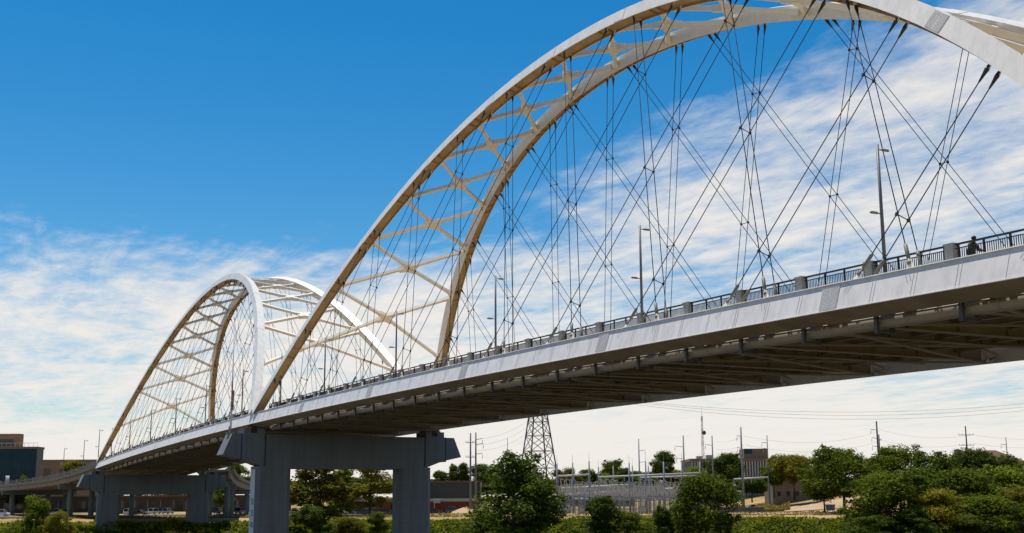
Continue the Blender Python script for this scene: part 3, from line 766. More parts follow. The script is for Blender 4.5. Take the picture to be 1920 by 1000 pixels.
# ------------------------------------------------------------------ approach viaduct beyond the far pier
MT['appr'] = mat('approach_concrete', (0.24, 0.23, 0.215), 0.85, 0.12, 0.4, 0.2, stretch=(1,1,.4))
def strip(name, label, path, half, depth_, cols_x, posts=True):
    root = thing(name, label, 'viaduct', (0, 0, ZO), group='concrete approach viaducts')
    pts = []
    for i in range(len(path)-1):
        a, b_ = Vector(path[i]), Vector(path[i+1])
        k_ = max(1, int((b_ - a).length/8))
        for q in range(k_): pts.append(a.lerp(b_, q/k_))
    pts.append(Vector(path[-1]))
    for _ in range(3): pts = [pts[0]] + [(pts[i-1] + pts[i]*2 + pts[i+1])/4 for i in range(1, len(pts)-1)] + [pts[-1]]
    sides = []
    for i, p_ in enumerate(pts):
        d_ = (pts[min(i+1, len(pts)-1)] - pts[max(i-1, 0)]); d_.z = 0; d_.normalize(); sides.append(Vector((-d_.y, d_.x, 0)))
    Z = Vector((0,0,1))
    def sweep(prof, nm, m_, parent=root):
        mb = MB(); n_ = len(prof)
        for p_, s_ in zip(pts, sides): mb.v += [tuple(p_ + s_*a + Z*b_) for a, b_ in prof]
        for i in range(len(pts)-1):
            for q in range(n_): mb.f.append((i*n_+q, i*n_+(q+1) % n_, (i+1)*n_+(q+1) % n_, (i+1)*n_+q))
        mb.f.append(tuple(range(n_))); mb.f.append(tuple((len(pts)-1)*n_+q for q in range(n_-1, -1, -1)))
        return fixn(mb.build(nm, m_, parent))
    sweep([(-half, 0), (half, 0), (half, -.45), (-half, -.45)], 'deck_slab', MT['appr'])
    ng = max(3, int(half/1.4))
    for q in range(ng):
        a = -half + 1.1 + q*(2*half - 2.2)/(ng-1); sweep([(a-.28, -.454), (a+.28, -.454), (a+.28, -depth_), (a-.28, -depth_)], 'girder', MT['appr'])
    for s_ in (-1, 1):
        sweep([(s_*(half-.28), .004), (s_*(half+.02), .004), (s_*(half+.02), .42), (s_*(half-.28), .42)], 'kerb_wall', MT['appr'])
        if posts:
            acc = 0
            for i in range(1, len(pts)):
                m_ = MB(); c_ = pts[i] + sides[i]*s_*(half-.13); m_.box((c_.x-.28, c_.y-.2, c_.z+.42), (c_.x+.28, c_.y+.2, c_.z+1.35)); m_.build('concrete_post', MT['post'], root)
                c0 = pts[i-1] + sides[i-1]*s_*(half-.13); m_ = MB(); m_.beam(c0 + Z*1.2, c_ + Z*1.2, .08, .08); m_.beam(c0 + Z*.8, c_ + Z*.8, .05, .3); m_.build('rail', MT['darksteel'], root)
    for f_ in cols_x:
        i = int(f_*(len(pts)-1)); p_, s_ = pts[i], sides[i]
        m_ = MB(); m_.beam(p_ - s_*(half-.6) - Z*(depth_+.65), p_ + s_*(half-.6) - Z*(depth_+.65), 1.5, 1.3); m_.build('bent_cap', MT['concrete'], root)
        for q in ((-.62, .62) if half < 8 else (-.68, -.22, .22, .68)):
            c_ = p_ + s_*half*q; m_ = MB(); gz = ground_z(c_.x, c_.y) - ZO - 1.5
            m_.tube([(c_.x, c_.y, gz), (c_.x, c_.y, p_.z - depth_ - .8)], .75, 12); m_.build('column', MT['concrete'], root, True)
    return root
zA = zt(-L) - .15
strip('approach_viaduct', 'concrete approach road on columns leaving the far arch towards the left', [(-L-2.2, 0, zA), (-165, -1, zA-1.5), (-200, -4, zA-2.9), (-245, -11, zA-3.8), (-300, -24, zA-4.2), (-380, -48, zA-4.2)], 12.2, 1.6, (.22, .45, .68, .9))
strip('exit_ramp', 'pale concrete ramp seen to the right of the farther pier', [(-L-5, 15.0, zA-1.2), (-170, 24, zA-2.4), (-205, 36, zA-3.4), (-240, 52, zA-4.2)], 4.6, 2.0, (.12, .4, .75), False)
pl = ['small street lamp on the approach road nearest the far arch foot', 'small street lamp on the approach road, second from the arch', 'small street lamp on the approach road, third from the arch']
for i, (px, X) in enumerate(((184, -139), (157, -163), (136, -190))): light_pole(X, -12.6 if i < 2 else -14, zA - (.2, 1.6, 2.6)[i], pl[i], 8.2)

# ------------------------------------------------------------------ trees
LM = [leafmat('leaf_mid', [(0.026, 0.042, 0.004), (0.105, 0.142, 0.009), (0.27, 0.30, 0.020)], .40, 6),
      leafmat('leaf_yellow', [(0.070, 0.072, 0.008), (0.17, 0.16, 0.014), (0.30, 0.26, 0.028)], .45, 5),
      leafmat('leaf_dark', [(0.012, 0.024, 0.003), (0.055, 0.084, 0.008), (0.16, 0.19, 0.016)], .36, 6)]
MT['bark'] = mat('bark', (0.09, 0.065, 0.045), 0.9, 0.25, 3, 0.1, bump=0.3, bscale=8)
def leaves(name, lobes, n_, size, m_, droop=0.2):
    """many small leaf sprays spread through uneven lobes"""
    L_ = np.array([l[:3] for l in lobes]); R_ = np.array([l[3:6] for l in lobes]); w = (R_.prod(1))**.6; w /= w.sum()
    idx = rng.choice(len(lobes), n_, p=w)
    d = rng.normal(size=(n_, 3)); d /= np.linalg.norm(d, axis=1)[:, None]
    rad = rng.random(n_)**.42*(1 + .14*rng.normal(size=n_))
    c_ = L_[idx] + d*R_[idx]*rad[:, None]
    nr = d + rng.normal(size=(n_, 3))*.65 + np.array([0, 0, .35]); nr /= np.linalg.norm(nr, axis=1)[:, None]
    a = np.cross(nr, rng.normal(size=(n_, 3))); a /= np.linalg.norm(a, axis=1)[:, None]; b_ = np.cross(nr, a)
    s = size*(.5 + rng.random(n_))[:, None]
    k1 = (.35 + .3*rng.random(n_))[:, None]
    v = np.stack([c_ - a*s, c_ - a*s*.1 + b_*s*k1 - nr*s*droop, c_ + a*s, c_ + a*s*.1 - b_*s*k1 - nr*s*droop], 1).reshape(-1, 3)
    # unit size: crown one wide, one tall
    lo, hi = np.percentile(v, 1.0, axis=0), np.percentile(v, 99.0, axis=0)
    v[:, 0] = (v[:, 0] - (lo[0]+hi[0])/2)/(hi[0]-lo[0]); v[:, 1] = (v[:, 1] - (lo[1]+hi[1])/2)/(hi[1]-lo[1]); v[:, 2] = v[:, 2]/hi[2]
    f = np.arange(n_*4).reshape(-1, 4)
    me = bpy.data.meshes.new(name); me.vertices.add(n_*4); me.vertices.foreach_set('co', v.ravel())
    me.loops.add(n_*4); me.loops.foreach_set('vertex_index', f.ravel().astype(np.int32))
    me.polygons.add(n_); me.polygons.foreach_set('loop_start', (np.arange(n_)*4).astype(np.int32))
    me.update(calc_edges=True); me.validate(); me.materials.append(m_); return me
def tree_kind(kind, m_, seed, n_=5200, size=.034):
    """unit tree, 1 m tall; kind sets its outline"""
    r_ = random.Random(seed); lobes = []; limbs = []
    base = {'round': .34, 'spread': .30, 'tall': .26, 'bush': .02, 'cone': .02, 'thin': .16, 'full': .05}[kind]
    for i in range({'round': 34, 'spread': 38, 'tall': 28, 'bush': 28, 'cone': 26, 'thin': 34, 'full': 44}[kind]):
        f_ = r_.random(); z_ = base + (1 - base)*f_*.9
        prof = {'round': math.sin(math.pi*(.18 + .72*f_)), 'spread': math.sin(math.pi*(.25 + .65*f_))*1.05, 'tall': math.sin(math.pi*(.15 + .78*f_))*.8, 'bush': 1.05 - .75*f_, 'cone': .75*(1.05 - f_), 'thin': math.sin(math.pi*(.2+.7*f_))*.72, 'full': math.sin(math.pi*(.28 + .62*f_))}[kind]
        wmax = {'round': .38, 'spread': .46, 'tall': .30, 'bush': .48, 'cone': .34, 'thin': .34, 'full': .42}[kind]
        a = r_.random()*6.283; rr = wmax*prof*(.35 + .55*math.sqrt(r_.random()))
        q = {'thin': .085}.get(kind, .135)*(.45 + .95*r_.random())
        lobes.append((rr*math.cos(a), rr*math.sin(a), z_, q*1.25, q*1.25, q*.85)); limbs.append((rr*math.cos(a), rr*math.sin(a), z_))
    for i in range(30):
        # ragged sprays standing out of the outline
        lx, ly, lz, qx, _, qz = lobes[r_.randrange(len(limbs))]; a = math.atan2(ly, lx) + r_.uniform(-.7, .7); el = r_.uniform(-.2, 1.3); q = r_.uniform(.03, .055)
        rr = qx*r_.uniform(.8, 1.08); lobes.append((lx + rr*math.cos(a)*math.cos(el), ly + rr*math.sin(a)*math.cos(el), lz + rr*.8*math.sin(el), q*1.2, q*1.2, q))
    cr = leaves(kind + '_crown', lobes, n_, size, m_)
    m2 = MB(); fork = base*.8 if base > .1 else .1
    m2.tube([(0,0,-.06), (.004,0,fork*.5), (0,.005,fork), (.01,0,fork + .22), (.0,.01,.82)], [.026,.021,.018,.012,.004], 7)
    for lx, ly, lz in limbs[:12]:
        z0 = min(lz*.75, fork + .18*r_.random()); m2.tube([(0,0,z0), (lx*.45, ly*.45, z0 + (lz - z0)*.65), (lx, ly, lz)], [.011,.007,.003], 5)
    tr = m2.mesh(kind + '_trunk'); tr.materials.append(MT['bark']); return cr, tr
KINDS = {}
def get_kind(kind, c_, v_):
    key = (kind, c_, v_)
    if key not in KINDS: KINDS[key] = tree_kind(kind, LM[c_], hash(key) % 1000 if False else (len(KINDS)*17 + 5), 15000 if kind != 'thin' else 8000, .019 if kind != 'thin' else .017)
    return KINDS[key]
def tree(px, ytop, wpx, d, kind, c_, label, ybase=None, v_=0, name='tree', cat='tree', group='trees on the far bank'):
    base = G(px, d, -.15)
    if ybase is not None: base.z = P(px, ybase, d).z
    top = P(px, ytop, d); h = max(1.0, (top.z - base.z))
    w = wpx/FPX*d*1.03
    cr, tr = get_kind(kind, c_, v_)
    wk = {'round': .92, 'spread': 1.08, 'tall': .74, 'bush': 1.12, 'cone': .80, 'thin': .80, 'full': 1}[kind]
    root = thing(name, label, cat, base, random.random()*6.28, group)
    root.scale = (w, w, h)
    link('trunk', tr, root); link('crown', cr, root)
    return root
T = tree
T(962, 857, 164, 279, 'full', 2, 'big dark tree in front of the lattice tower', 1010, 0)
T(1322, 893, 116, 277, 'full', 0, 'leafy tree on the bank in front of the right end of the substation', 1012, 1)
T(1124, 934, 70, 276, 'cone', 2, 'dark pointed shrub on the bank below the substation', 1012, 0, 'shrub', 'shrub')
T(1178, 960, 76, 275, 'bush', 0, 'low bush just right of the dark pointed shrub', 1012, 0, 'shrub', 'shrub')
T(1241, 953, 50, 276, 'cone', 2, 'small dark upright shrub left of the leafy bank tree', 1012, 1, 'shrub', 'shrub')
T(600, 868, 116, 284, 'thin', 1, 'airy yellow-green tree seen between the pier columns, left one', 1000, 0)
T(590, 950, 80, 277, 'bush', 2, 'dark undergrowth bush under the left tree between the pier columns', 1012, 1, 'shrub', 'shrub')
T(694, 872, 92, 345, 'thin', 1, 'airy yellow-green tree seen between the pier columns, right one', 968, 1)
T(640, 880, 70, 352, 'thin', 0, 'tree behind the two airy trees between the pier columns', 966, 2)
T(712, 962, 54, 276, 'bush', 0, 'leafy shrub by the right pier column, between the columns', 1010, 2, 'shrub', 'shrub')
T(655, 972, 60, 275, 'bush', 1, 'yellowish shrub low between the pier columns', 1010, 3, 'shrub', 'shrub')
T(72, 934, 66, 277, 'bush', 0, 'tall green bush at the lower left corner', 1012, 0, 'shrub', 'shrub')
T(112, 962, 54, 275, 'bush', 1, 'lower yellow-green bush beside the tall corner bush', 1012, 1, 'shrub', 'shrub')
T(30, 915, 40, 430, 'round', 2, 'small dark tree under the approach road at far left', 960, 2)
T(440, 872, 62, 420, 'round', 0, 'tree between the two piers beside the pale ramp', 945, 3)
T(415, 915, 40, 400, 'round', 2, 'dark tree behind the farther pier', 958, 0)
T(133, 864, 44, 520, 'round', 1, 'green tree behind the approach road in front of the tan building', 905, 1)
T(42, 893, 16, 440, 'tall', 0, 'tiny tree tip showing above the approach road', 935, 0)
# trees of the right-hand wood
wood = [(1583, 843, 130, 318, 'spread', 0, 'leftmost tree of the right-hand wood, thin trunks showing', 962), (1545, 868, 70, 330, 'tall', 2, 'narrow dark tree at the left edge of the wood', 958),
 (1688, 840, 120, 330, 'full', 0, 'bright round tree on the skyline below the left power pole', 950), (1760, 852, 136, 320, 'full', 2, 'dark tree in the middle of the wood', 960),
 (1665, 888, 150, 282, 'full', 0, 'broad domed tree at the left front of the wood', 1005), (1838, 846, 118, 322, 'full', 2, 'dark tree in front of the brown roof', 960),
 (1905, 858, 90, 324, 'full', 0, 'skyline tree at the right edge of the photo', 960), (1808, 882, 126, 296, 'full', 0, 'pale leafy tree in the centre of the wood', 985),
 (1752, 922, 100, 276, 'full', 1, 'yellow-green tree at the front of the wood', 1012), (1880, 876, 120, 294, 'full', 0, 'broad tree right of the wood centre', 985),
 (1850, 932, 120, 275, 'full', 0, 'leafy tree low at the right front of the wood', 1012), (1912, 918, 90, 279, 'full', 1, 'yellow-green tree in the lower right corner', 1012),
 (1716, 955, 70, 272, 'bush', 2, 'dark bush at the foot of the domed tree', 1014), (1625, 968, 90, 273, 'bush', 2, 'dark thicket under the domed tree', 1014), (1800, 968, 90, 271, 'bush', 0, 'green thicket at the bottom right', 1014)]
for i, (px, yt, w, d, k_, c_, lb, yb) in enumerate(wood): T(px, yt, w, d, k_, c_, lb, yb, i % 3)
T(1490, 855, 76, 400, 'round', 1, 'bright round tree left of the wood beside the grey box building', 935, 2)
T(1452, 868, 46, 410, 'round', 0, 'tree right of the fluted grey building', 930, 0)
T(1362, 852, 66, 430, 'round', 2, 'tree in front of the fluted grey building', 925, 1)
T(1410, 895, 60, 405, 'round', 2, 'dark tree below the fluted grey building', 940, 2)
T(1244, 849, 40, 470, 'tall', 2, 'lone dark rounded tree above the substation', 915, 1)
T(1150, 864, 42, 520, 'round', 0, 'round tree behind the substation, left of centre', 915, 3)
for i, (px, yt, w) in enumerate(((1062, 880, 44), (1100, 882, 50), (1180, 880, 48), (1215, 886, 40), (1272, 882, 52), (1300, 878, 46), (1330, 890, 46), (1130, 890, 50))):
    T(px, yt, w, 490 + 6*(i % 3), 'round', (1, 0, 2, 0)[i % 4], ('first', 'second', 'fifth', 'sixth', 'seventh', 'eighth', 'last', 'fourth')[i] + ' tree from the left in the green belt behind the substation', 928, i % 3, group='green belt behind the substation')
for i, (px, yt, w, lb) in enumerate(((850, 872, 20, 'left of two slim trees right of the pier'), (868, 870, 24, 'right of two slim trees right of the pier'), (826, 884, 26, 'low tree touching the right pier column'), (905, 872, 40, 'tree behind the twin utility poles'))):
    T(px, yt, w, 500, 'tall', (0, 2, 2, 2)[i], lb, 915, i % 2)
for i, (px, d) in enumerate(((40, 800), (230, 900), (330, 860), (560, 820), (660, 900), (760, 850), (860, 900), (960, 950), (1080, 900), (1200, 950), (1340, 900), (1470, 900), (1560, 850), (1680, 800), (1800, 900), (1900, 850))):
    T(px, 905 - (i*7 % 10), 150, d, 'spread', 2, ('first','second','third','fourth','fifth','sixth','seventh','eighth','ninth','tenth','eleventh','twelfth','thirteenth','fourteenth','fifteenth','sixteenth')[i] + ' distant tree from the left along the horizon', None, i % 3, group='distant tree line')

# ground cover on the bank: nobody could count it
def cover(name, label, n_, d0, d1, px0, px1, hmax, m_, size, clump=.05):
    px = px0 + (px1 - px0)*rng.random(n_); d = d0 + (d1 - d0)*rng.random(n_)
    c_ = np.zeros((n_, 3))
    for i in range(n_):
        p_ = P(px[i], 934, d[i]); g = ground_z(p_.x, p_.y)
        hh = .30 + .70*(.5 + .5*math.sin(p_.x*.33 + 2*math.sin(p_.y*.21))*math.sin(p_.y*.29 + 1.1*math.sin(p_.x*.17)))**2
        hh *= 1 - .8*sm(g, -2.6, -.2) if hmax > 2.3 else 1
        if hmax > 2.3 and g > -.7 + .5*math.sin(p_.x*.11)*math.sin(p_.y*.13): g -= 3.0
        c_[i] = (p_.x, p_.y, g + hmax*hh*(1 - rng.random()**2.2))
    nr = rng.normal(size=(n_, 3))*.6 + np.array([0, 0, .8]); nr /= np.linalg.norm(nr, axis=1)[:, None]
    a = np.cross(nr, rng.normal(size=(n_, 3))); a /= np.linalg.norm(a, axis=1)[:, None]; b_ = np.cross(nr, a); s = size*(.5 + rng.random(n_))[:, None]
    v = np.stack([c_ - a*s, c_ + b_*s*.45, c_ + a*s, c_ - b_*s*.45], 1).reshape(-1, 3)
    me = bpy.data.meshes.new(name); me.vertices.add(n_*4); me.vertices.foreach_set('co', v.ravel()); me.loops.add(n_*4); me.loops.foreach_set('vertex_index', np.arange(n_*4, dtype=np.int32))
    me.polygons.add(n_); me.polygons.foreach_set('loop_start', (np.arange(n_)*4).astype(np.int32)); me.update(calc_edges=True); me.validate(); me.materials.append(m_)
    o = link(name, me); o['kind'] = 'stuff'; return tag(o, label, 'ground cover')
LM.append(leafmat('vine_green', [(0.030, 0.046, 0.004), (0.12, 0.15, 0.008), (0.27, 0.27, 0.016)], .4, .30))
LM.append(leafmat('dry_grass', [(0.10, 0.085, 0.02), (0.20, 0.155, 0.035), (0.30, 0.22, 0.06)], .3, .2))
cover('undergrowth', 'bright green vines and weeds covering the river bank slope', 100000, 268, 312, -60, 1640, 2.6, LM[3], .40)
cover('dry_grass', 'dry yellow grass along the top of the bank', 18000, 302, 345, -60, 1980, .35, LM[4], .26)
cover('tall_grass', 'tall yellow grass beside the substation wall', 5000, 372, 388, 1340, 1480, 2.2, LM[4], .40)

# ------------------------------------------------------------------ road and sandy lot
MT['asphalt'] = mat('asphalt', (0.16, 0.145, 0.13), 0.9, 0.15, .4, .1)
MT['sand'] = mat('sandy_lot', (0.42, 0.30, 0.18), 0.95, 0.15, .15, .1)
def sheet(name, label, corners, m_, dz, n_=24):
    vs_, fs_ = [], []
    (p0, a0), (p1, a1) = corners
    for i in range(n_+1):
        for j in range(5):
            q = P(p0 + (p1 - p0)*i/n_, 934, a0 + (a1 - a0)*j/4); vs_.append((q.x, q.y, ground_z(q.x, q.y) + dz))
    for i in range(n_):
        for j in range(4): fs_.append((i*5+j, (i+1)*5+j, (i+1)*5+j+1, i*5+j+1))
    me = bpy.data.meshes.new(name); me.from_pydata(vs_, [], fs_); me.materials.append(m_); o = structure(link(name, me)); o['label'] = label; return fixn(o)
sheet('road', 'riverside street with parked cars', ((-80, 352), (900, 378)), MT['asphalt'], .06, 60)
sheet('sandy_lot', 'bare sandy lot beside the substation', ((1030, 316), (1600, 350)), MT['sand'], .10, 40)
sheet('dirt_lot', 'pale dirt drive beside the wood', ((1470, 360), (1600, 392)), MT['sand'], .16, 30)

# ------------------------------------------------------------------ cars
MT['glass'] = mat('car_glass', (0.012, 0.015, 0.018), 0.12, 0.1, 1, .6)
MT['light'] = mat('headlight', (0.6, 0.6, 0.58), 0.2, 0.05, 2, .5)
def car_meshes(kind):
    H, Ln = {'sedan': (1.45, 4.6), 'suv': (1.75, 4.7), 'van': (1.95, 5.0), 'pickup': (1.8, 5.4)}[kind]
    a = Ln/2; bh = H*.56; Y, Z, X = Vector((0,1,0)), Vector((0,0,1)), Vector((1,0,0))
    body = MB(); body.prism([(-a, .38), (-a+.06, bh*.86), (-a+.3, bh), (a-1.25, bh), (a-.25, bh*.84), (a, bh*.66), (a, .38), (a-.15, .24), (-a+.15, .24)], (0,0,0), X, Z, Y, -.88, .88)
    roof = {'sedan': [(-a+.75, bh), (-a+1.35, H), (a-2.1, H), (a-1.3, bh)], 'suv': [(-a+.12, bh), (-a+.45, H), (a-1.95, H), (a-1.2, bh)], 'van': [(-a+.1, bh), (-a+.25, H), (a-1.6, H), (a-.85, bh)], 'pickup': [(-a+2.0, bh), (-a+2.25, H), (a-2.1, H), (a-1.35, bh)]}[kind]
    gl = MB(); gl.prism(roof, (0,0,.002), X, Z, Y, -.76, .76)
    rf = MB(); x0, x1 = roof[1][0], roof[2][0]; rf.box((x0-.03, -.77, H-.01), (x1+.03, .77, H+.06))
    for xx, zz in ((roof[0], roof[1]), (roof[3], roof[2])):
        for s_ in (-.765, .765): rf.beam((xx[0], s_, xx[1]), (zz[0], s_, zz[1]), .07, .09)
    wh = MB(); wh.tube([(0,-.11,0), (0,.11,0)], .34, 14)
    rm = MB(); rm.tube([(0,-.12,0), (0,.12,0)], .20, 10)
    hl = MB(); hl.box((a-.06, -.80, bh*.62), (a+.012, -.5, bh*.78)); 
    hl2 = MB(); hl2.box((a-.06, .5, bh*.62), (a+.012, .80, bh*.78))
    return dict(body=fixn_mesh(body), glass=fixn_mesh(gl), roof=rf.mesh('roof'), wheel=wh.mesh('wheel'), rim=rm.mesh('rim'), h1=hl.mesh('headlight'), h2=hl2.mesh('headlight'), a=a)
def fixn_mesh(mb):
    import bmesh
    me = mb.mesh('car_part'); bm = bmesh.new(); bm.from_mesh(me); bmesh.ops.recalc_face_normals(bm, faces=bm.faces)
    bm.to_mesh(me); bm.free(); return me
CARS = {}; PAINT = {}
def car(px, d, kind, colr, label, turn=0.0, dz=.07):
    if kind not in CARS: CARS[kind] = car_meshes(kind)
    k_ = CARS[kind]
    if colr not in PAINT: PAINT[colr] = mat('car_paint', colr, .3, .03, 1, .6)
    root = thing('parked_car', label, 'car', G(px, d, dz), math.atan2(rh.y, rh.x) + turn, 'cars parked on the far bank')
    def put(nm, me, m_, par=root, loc=None):
        if not me.materials: me.materials.append(m_)
        o = link(nm, me, par, loc)
        if nm in ('body', 'roof'):
            o.material_slots[0].link = 'OBJECT'; o.material_slots[0].material = m_
        return o
    put('body', k_['body'], PAINT[colr]); put('cabin_window', k_['glass'], MT['glass']); put('roof', k_['roof'], PAINT[colr]); put('headlight', k_['h1'], MT['light']); put('headlight', k_['h2'], MT['light'])
    for x_ in (-k_['a']*.62, k_['a']*.62):
        for y_ in (-.80, .80): w_ = put('wheel', k_['wheel'], MT['tyre'], root, (x_, y_, .34)); put('rim', k_['rim'], MT['rim'], w_)
WH, BK, GR, RD, BL, SV = (.7,.7,.7), (.015,.016,.02), (.12,.125,.13), (.35,.02,.02), (.03,.07,.16), (.4,.41,.42)
cl_ = [(4, 362, 'van', WH, 'white van at the left edge of the photo', 0), (110, 374, 'pickup', WH, 'white pickup seen from the front left of the farther pier', 1.5), (127, 372, 'suv', BK, 'black car beside the white pickup', 1.5),
 (232, 372, 'sedan', BK, 'black car just right of the farther pier left column', .1), (246, 368, 'suv', WH, 'white car leftmost between the farther pier columns', 1.2), (268, 385, 'sedan', GR, 'grey car between the farther pier columns', .2), (291, 370, 'suv', WH, 'white car in the middle between the farther pier columns', 1.3), (316, 372, 'suv', SV, 'silver car near the right column of the farther pier', 1.4), (262, 361, 'sedan', BK, 'black car nearest between the farther pier columns', .1),
 (399, 366, 'suv', BK, 'black car right of the farther pier, first', .1), (412, 368, 'suv', GR, 'dark grey car second right of the farther pier', 1.4), (429, 366, 'suv', BK, 'black car third right of the farther pier', 1.4), (452, 364, 'suv', BL, 'dark blue car touching the near pier left column', 1.4),
 (556, 370, 'sedan', WH, 'white car behind the left tree between the pier columns', 0), (628, 366, 'sedan', RD, 'red car parked between the two airy trees', .1), (641, 361, 'sedan', WH, 'white car right of the red car', 0), (672, 372, 'sedan', SV, 'silver car left of the right airy tree', .1), (684, 363, 'suv', BL, 'dark blue car behind the right airy tree', 0), (702, 366, 'suv', GR, 'grey car right of the right airy tree', .2), (722, 366, 'suv', BK, 'black car beside the right pier column', .1),
 (815, 360, 'sedan', BK, 'black car emerging right of the right pier column', 0), (851, 357, 'suv', BL, 'blue car in front of the red brick wall', 0), (1445, 402, 'sedan', WH, 'white car below the fluted building', .4), (1413, 412, 'sedan', SV, 'silver car left of the white car below the fluted building', .1), (1427, 410, 'sedan', GR, 'grey car next to the white car below the fluted building', .1)]
for a in cl_: car(*a)

# ------------------------------------------------------------------ buildings
MT['brick'] = mat('red_brick', (0.22, 0.055, 0.03), .9, .12, 2.5, .1)
MT['tan'] = mat('tan_wall', (0.33, 0.21, 0.13), .9, .08, .5, .1)
MT['brownwall'] = mat('brown_precast', (0.21, 0.16, 0.12), .9, .1, .5, .1)
MT['greywall'] = mat('grey_precast', (0.17, 0.17, 0.175), .9, .1, .5, .1)
MT['fascia'] = mat('grey_fascia', (0.42, 0.40, 0.38), .8, .08, .6, .2)
MT['bglass'] = mat('blue_glass', (0.006, 0.044, 0.072), .4, .2, .25, .18, col2=(0.004, 0.024, 0.045))
MT['dglass'] = mat('dark_window', (0.02, 0.025, 0.03), .2, .2, 1, .5)
MT['roofbrown'] = mat('brown_shingle', (0.16, 0.105, 0.075), .9, .15, 2, .1)
MT['siding'] = mat('blue_siding', (0.22, 0.28, 0.34), .8, .1, 1, .2)
def house(px, d, label, cat='building', name='building', yb=None):
    p_ = G(px, d)
    if yb is not None: p_.z = P(px, yb, d).z
    return thing(name, label, cat, p_, math.atan2(rh.y, rh.x))
def pw(wpx, d): return wpx/FPX*d*1.0
def zz(px, y, d, base): return P(px, y, d).z - base.location.z
# red brick shed
d = 392; r = house(765, d, 'long low red brick building behind the parked cars', yb=966)
w = pw(250, d); h = zz(765, 941, d, r)
m = MB(); m.box((-w/2, 0, -1), (w/2, 16, h)); m.build('wall', MT['brick'], r)
m = MB(); m.box((-w/2-.4, -.5, h), (w/2+.4, 16.4, h+.95)); m.build('roof', MT['fascia'], r)
m = MB(); m.box((w*.19, -2.2, h-.5), (w*.24, -.02, h+.4)); m.box((w*.195, -2.0, -1), (w*.20, -1.7, h-.5)); m.build('porch', MT['fascia'], r)
for i in range(12):
    x_ = -w/2 + 2 + i*w/12.3
    if abs(x_ - w*.215) < 1: continue
    m = MB(); m.box((x_, -.06, h*.45), (x_+.9, .02, h*.82)); m.build('window', MT['dglass'], r)
d = 455; r = house(220, d, 'long dark brown building beyond the cars under the far bridge', yb=958)
w = pw(620, d); h = zz(220, 932, d, r)
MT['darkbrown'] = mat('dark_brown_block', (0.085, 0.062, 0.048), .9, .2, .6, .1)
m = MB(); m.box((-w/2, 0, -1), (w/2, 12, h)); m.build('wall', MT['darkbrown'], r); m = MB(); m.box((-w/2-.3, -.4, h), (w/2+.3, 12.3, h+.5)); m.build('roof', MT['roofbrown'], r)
for i in range(26):
    x_ = -w/2 + 1.5 + i*w/26.3; m = MB(); m.box((x_, -.08, .9 if i % 3 else 0), (x_ + 2.2, .02, h*.72)); wi = m.build('window', MT['dglass'], r); m = MB(); m.box((x_ + 1.05, -.12, .9 if i % 3 else 0), (x_ + 1.15, -.085, h*.72)); m.build('mullion', MT['fascia'], wi)
# blue glass building
d = 640; r = house(10, d, 'blue glass office block with a tan stair tower at far left')
w = pw(112, d); h = zz(10, 842, d, r)
m = MB(); m.box((-w*.55, 0, -1), (w*.47, 9, h)); m.build('core', MT['bglass'], r)
nx, nz = 22, 5
for i in range(nx):
    for j in range(nz):
        x0 = -w*.55 + (w*1.02)*i/nx; z0 = h*(.08 + .92*j/nz); m = MB(); m.box((x0+.10, -.14, z0+.16), (x0 + w*1.02/nx-.10, -.02, z0 + h*.92/nz - .16)); m.build('pane', MT['bglass'], r)
m = MB(); m.box((-w*.56, -.4, h), (w*.48, 9.4, h+1.1)); m.build('parapet', MT['brownwall'], r)
h2 = zz(10, 813, d, r); m = MB(); m.box((-w*.56, 3, h+1.1), (w*.13, 8, h2)); tw = m.build('stair_tower', MT['tan'], r)
m = MB(); m.box((-w*.56-.02, 2.9, h+1.6), (w*.03, 2.98, h+5.2)); m.build('window', MT['dglass'], tw)
for i in range(14):
    m = MB(); x_ = -w*.5 + i*w*.97/13; m.beam((x_, .4, h+1.1), (x_, .4, h+3.0), .12, .12, (1,0,0)); m.build('rail_post', MT['white_metal'], r)
m = MB(); m.beam((-w*.5, .4, h+3.0), (w*.47, .4, h+3.0), .18, .18); m.build('roof_rail', MT['white_metal'], r)
# brown low building
d = 600; r = house(126, d, 'low brown precast building right of the blue glass block')
w = pw(112, d); h = zz(126, 864, d, r); m = MB(); m.box((-w/2, 0, -1), (w/2, 20, h)); m.build('wall', MT['brownwall'], r)
m = MB(); m.box((-w/2-.2, -.25, h), (w/2+.2, 20.2, h+.5)); m.build('cornice', MT['greywall'], r)
for i, x_ in enumerate((-.42, -.36, -.16, -.10, .12, .18, .34, .40)):
    m = MB(); m.box((w*x_, -.1, h*.52), (w*x_+1.6, .03, h*.84)); wi = m.build('window', MT['dglass'], r); m = MB(); m.box((w*x_-.2, -.2, h*.50), (w*x_+1.8, -.0, h*.517)); m.build('sill', MT['fascia'], wi)
# fluted grey building with penthouse
d = 560; r = house(1374, d, 'grey concrete building with vertical fins and a rooftop penthouse')
w = pw(150, d); h = zz(1374, 861, d, r); m = MB(); m.box((-w/2, 0, -1), (w/2, 30, h)); m.build('wall', MT['greywall'], r)
for i in range(30):
    x_ = -w/2 + .4 + i*(w-.8)/29; m = MB(); m.box((x_-.26, -.9, h*.12), (x_+.26, -.003, h-1.0)); m.build('fin', MT['fascia'], r)
m = MB(); m.box((-w/2-.5, -.7, h-1.0), (w/2+.5, 30.5, h+.25)); m.build('cornice', MT['brownwall'], r)
h2 = zz(1374, 841, d, r); m = MB(); m.box((w*.18, 4, h+.25), (w*.475, 16, h2)); pen = m.build('penthouse', MT['brownwall'], r)
m = MB(); m.box((w*.182, 3.9, h + (h2-h)*.5), (w*.28, 3.99, h2-.3)); m.build('louvre', MT['bglass'], pen)
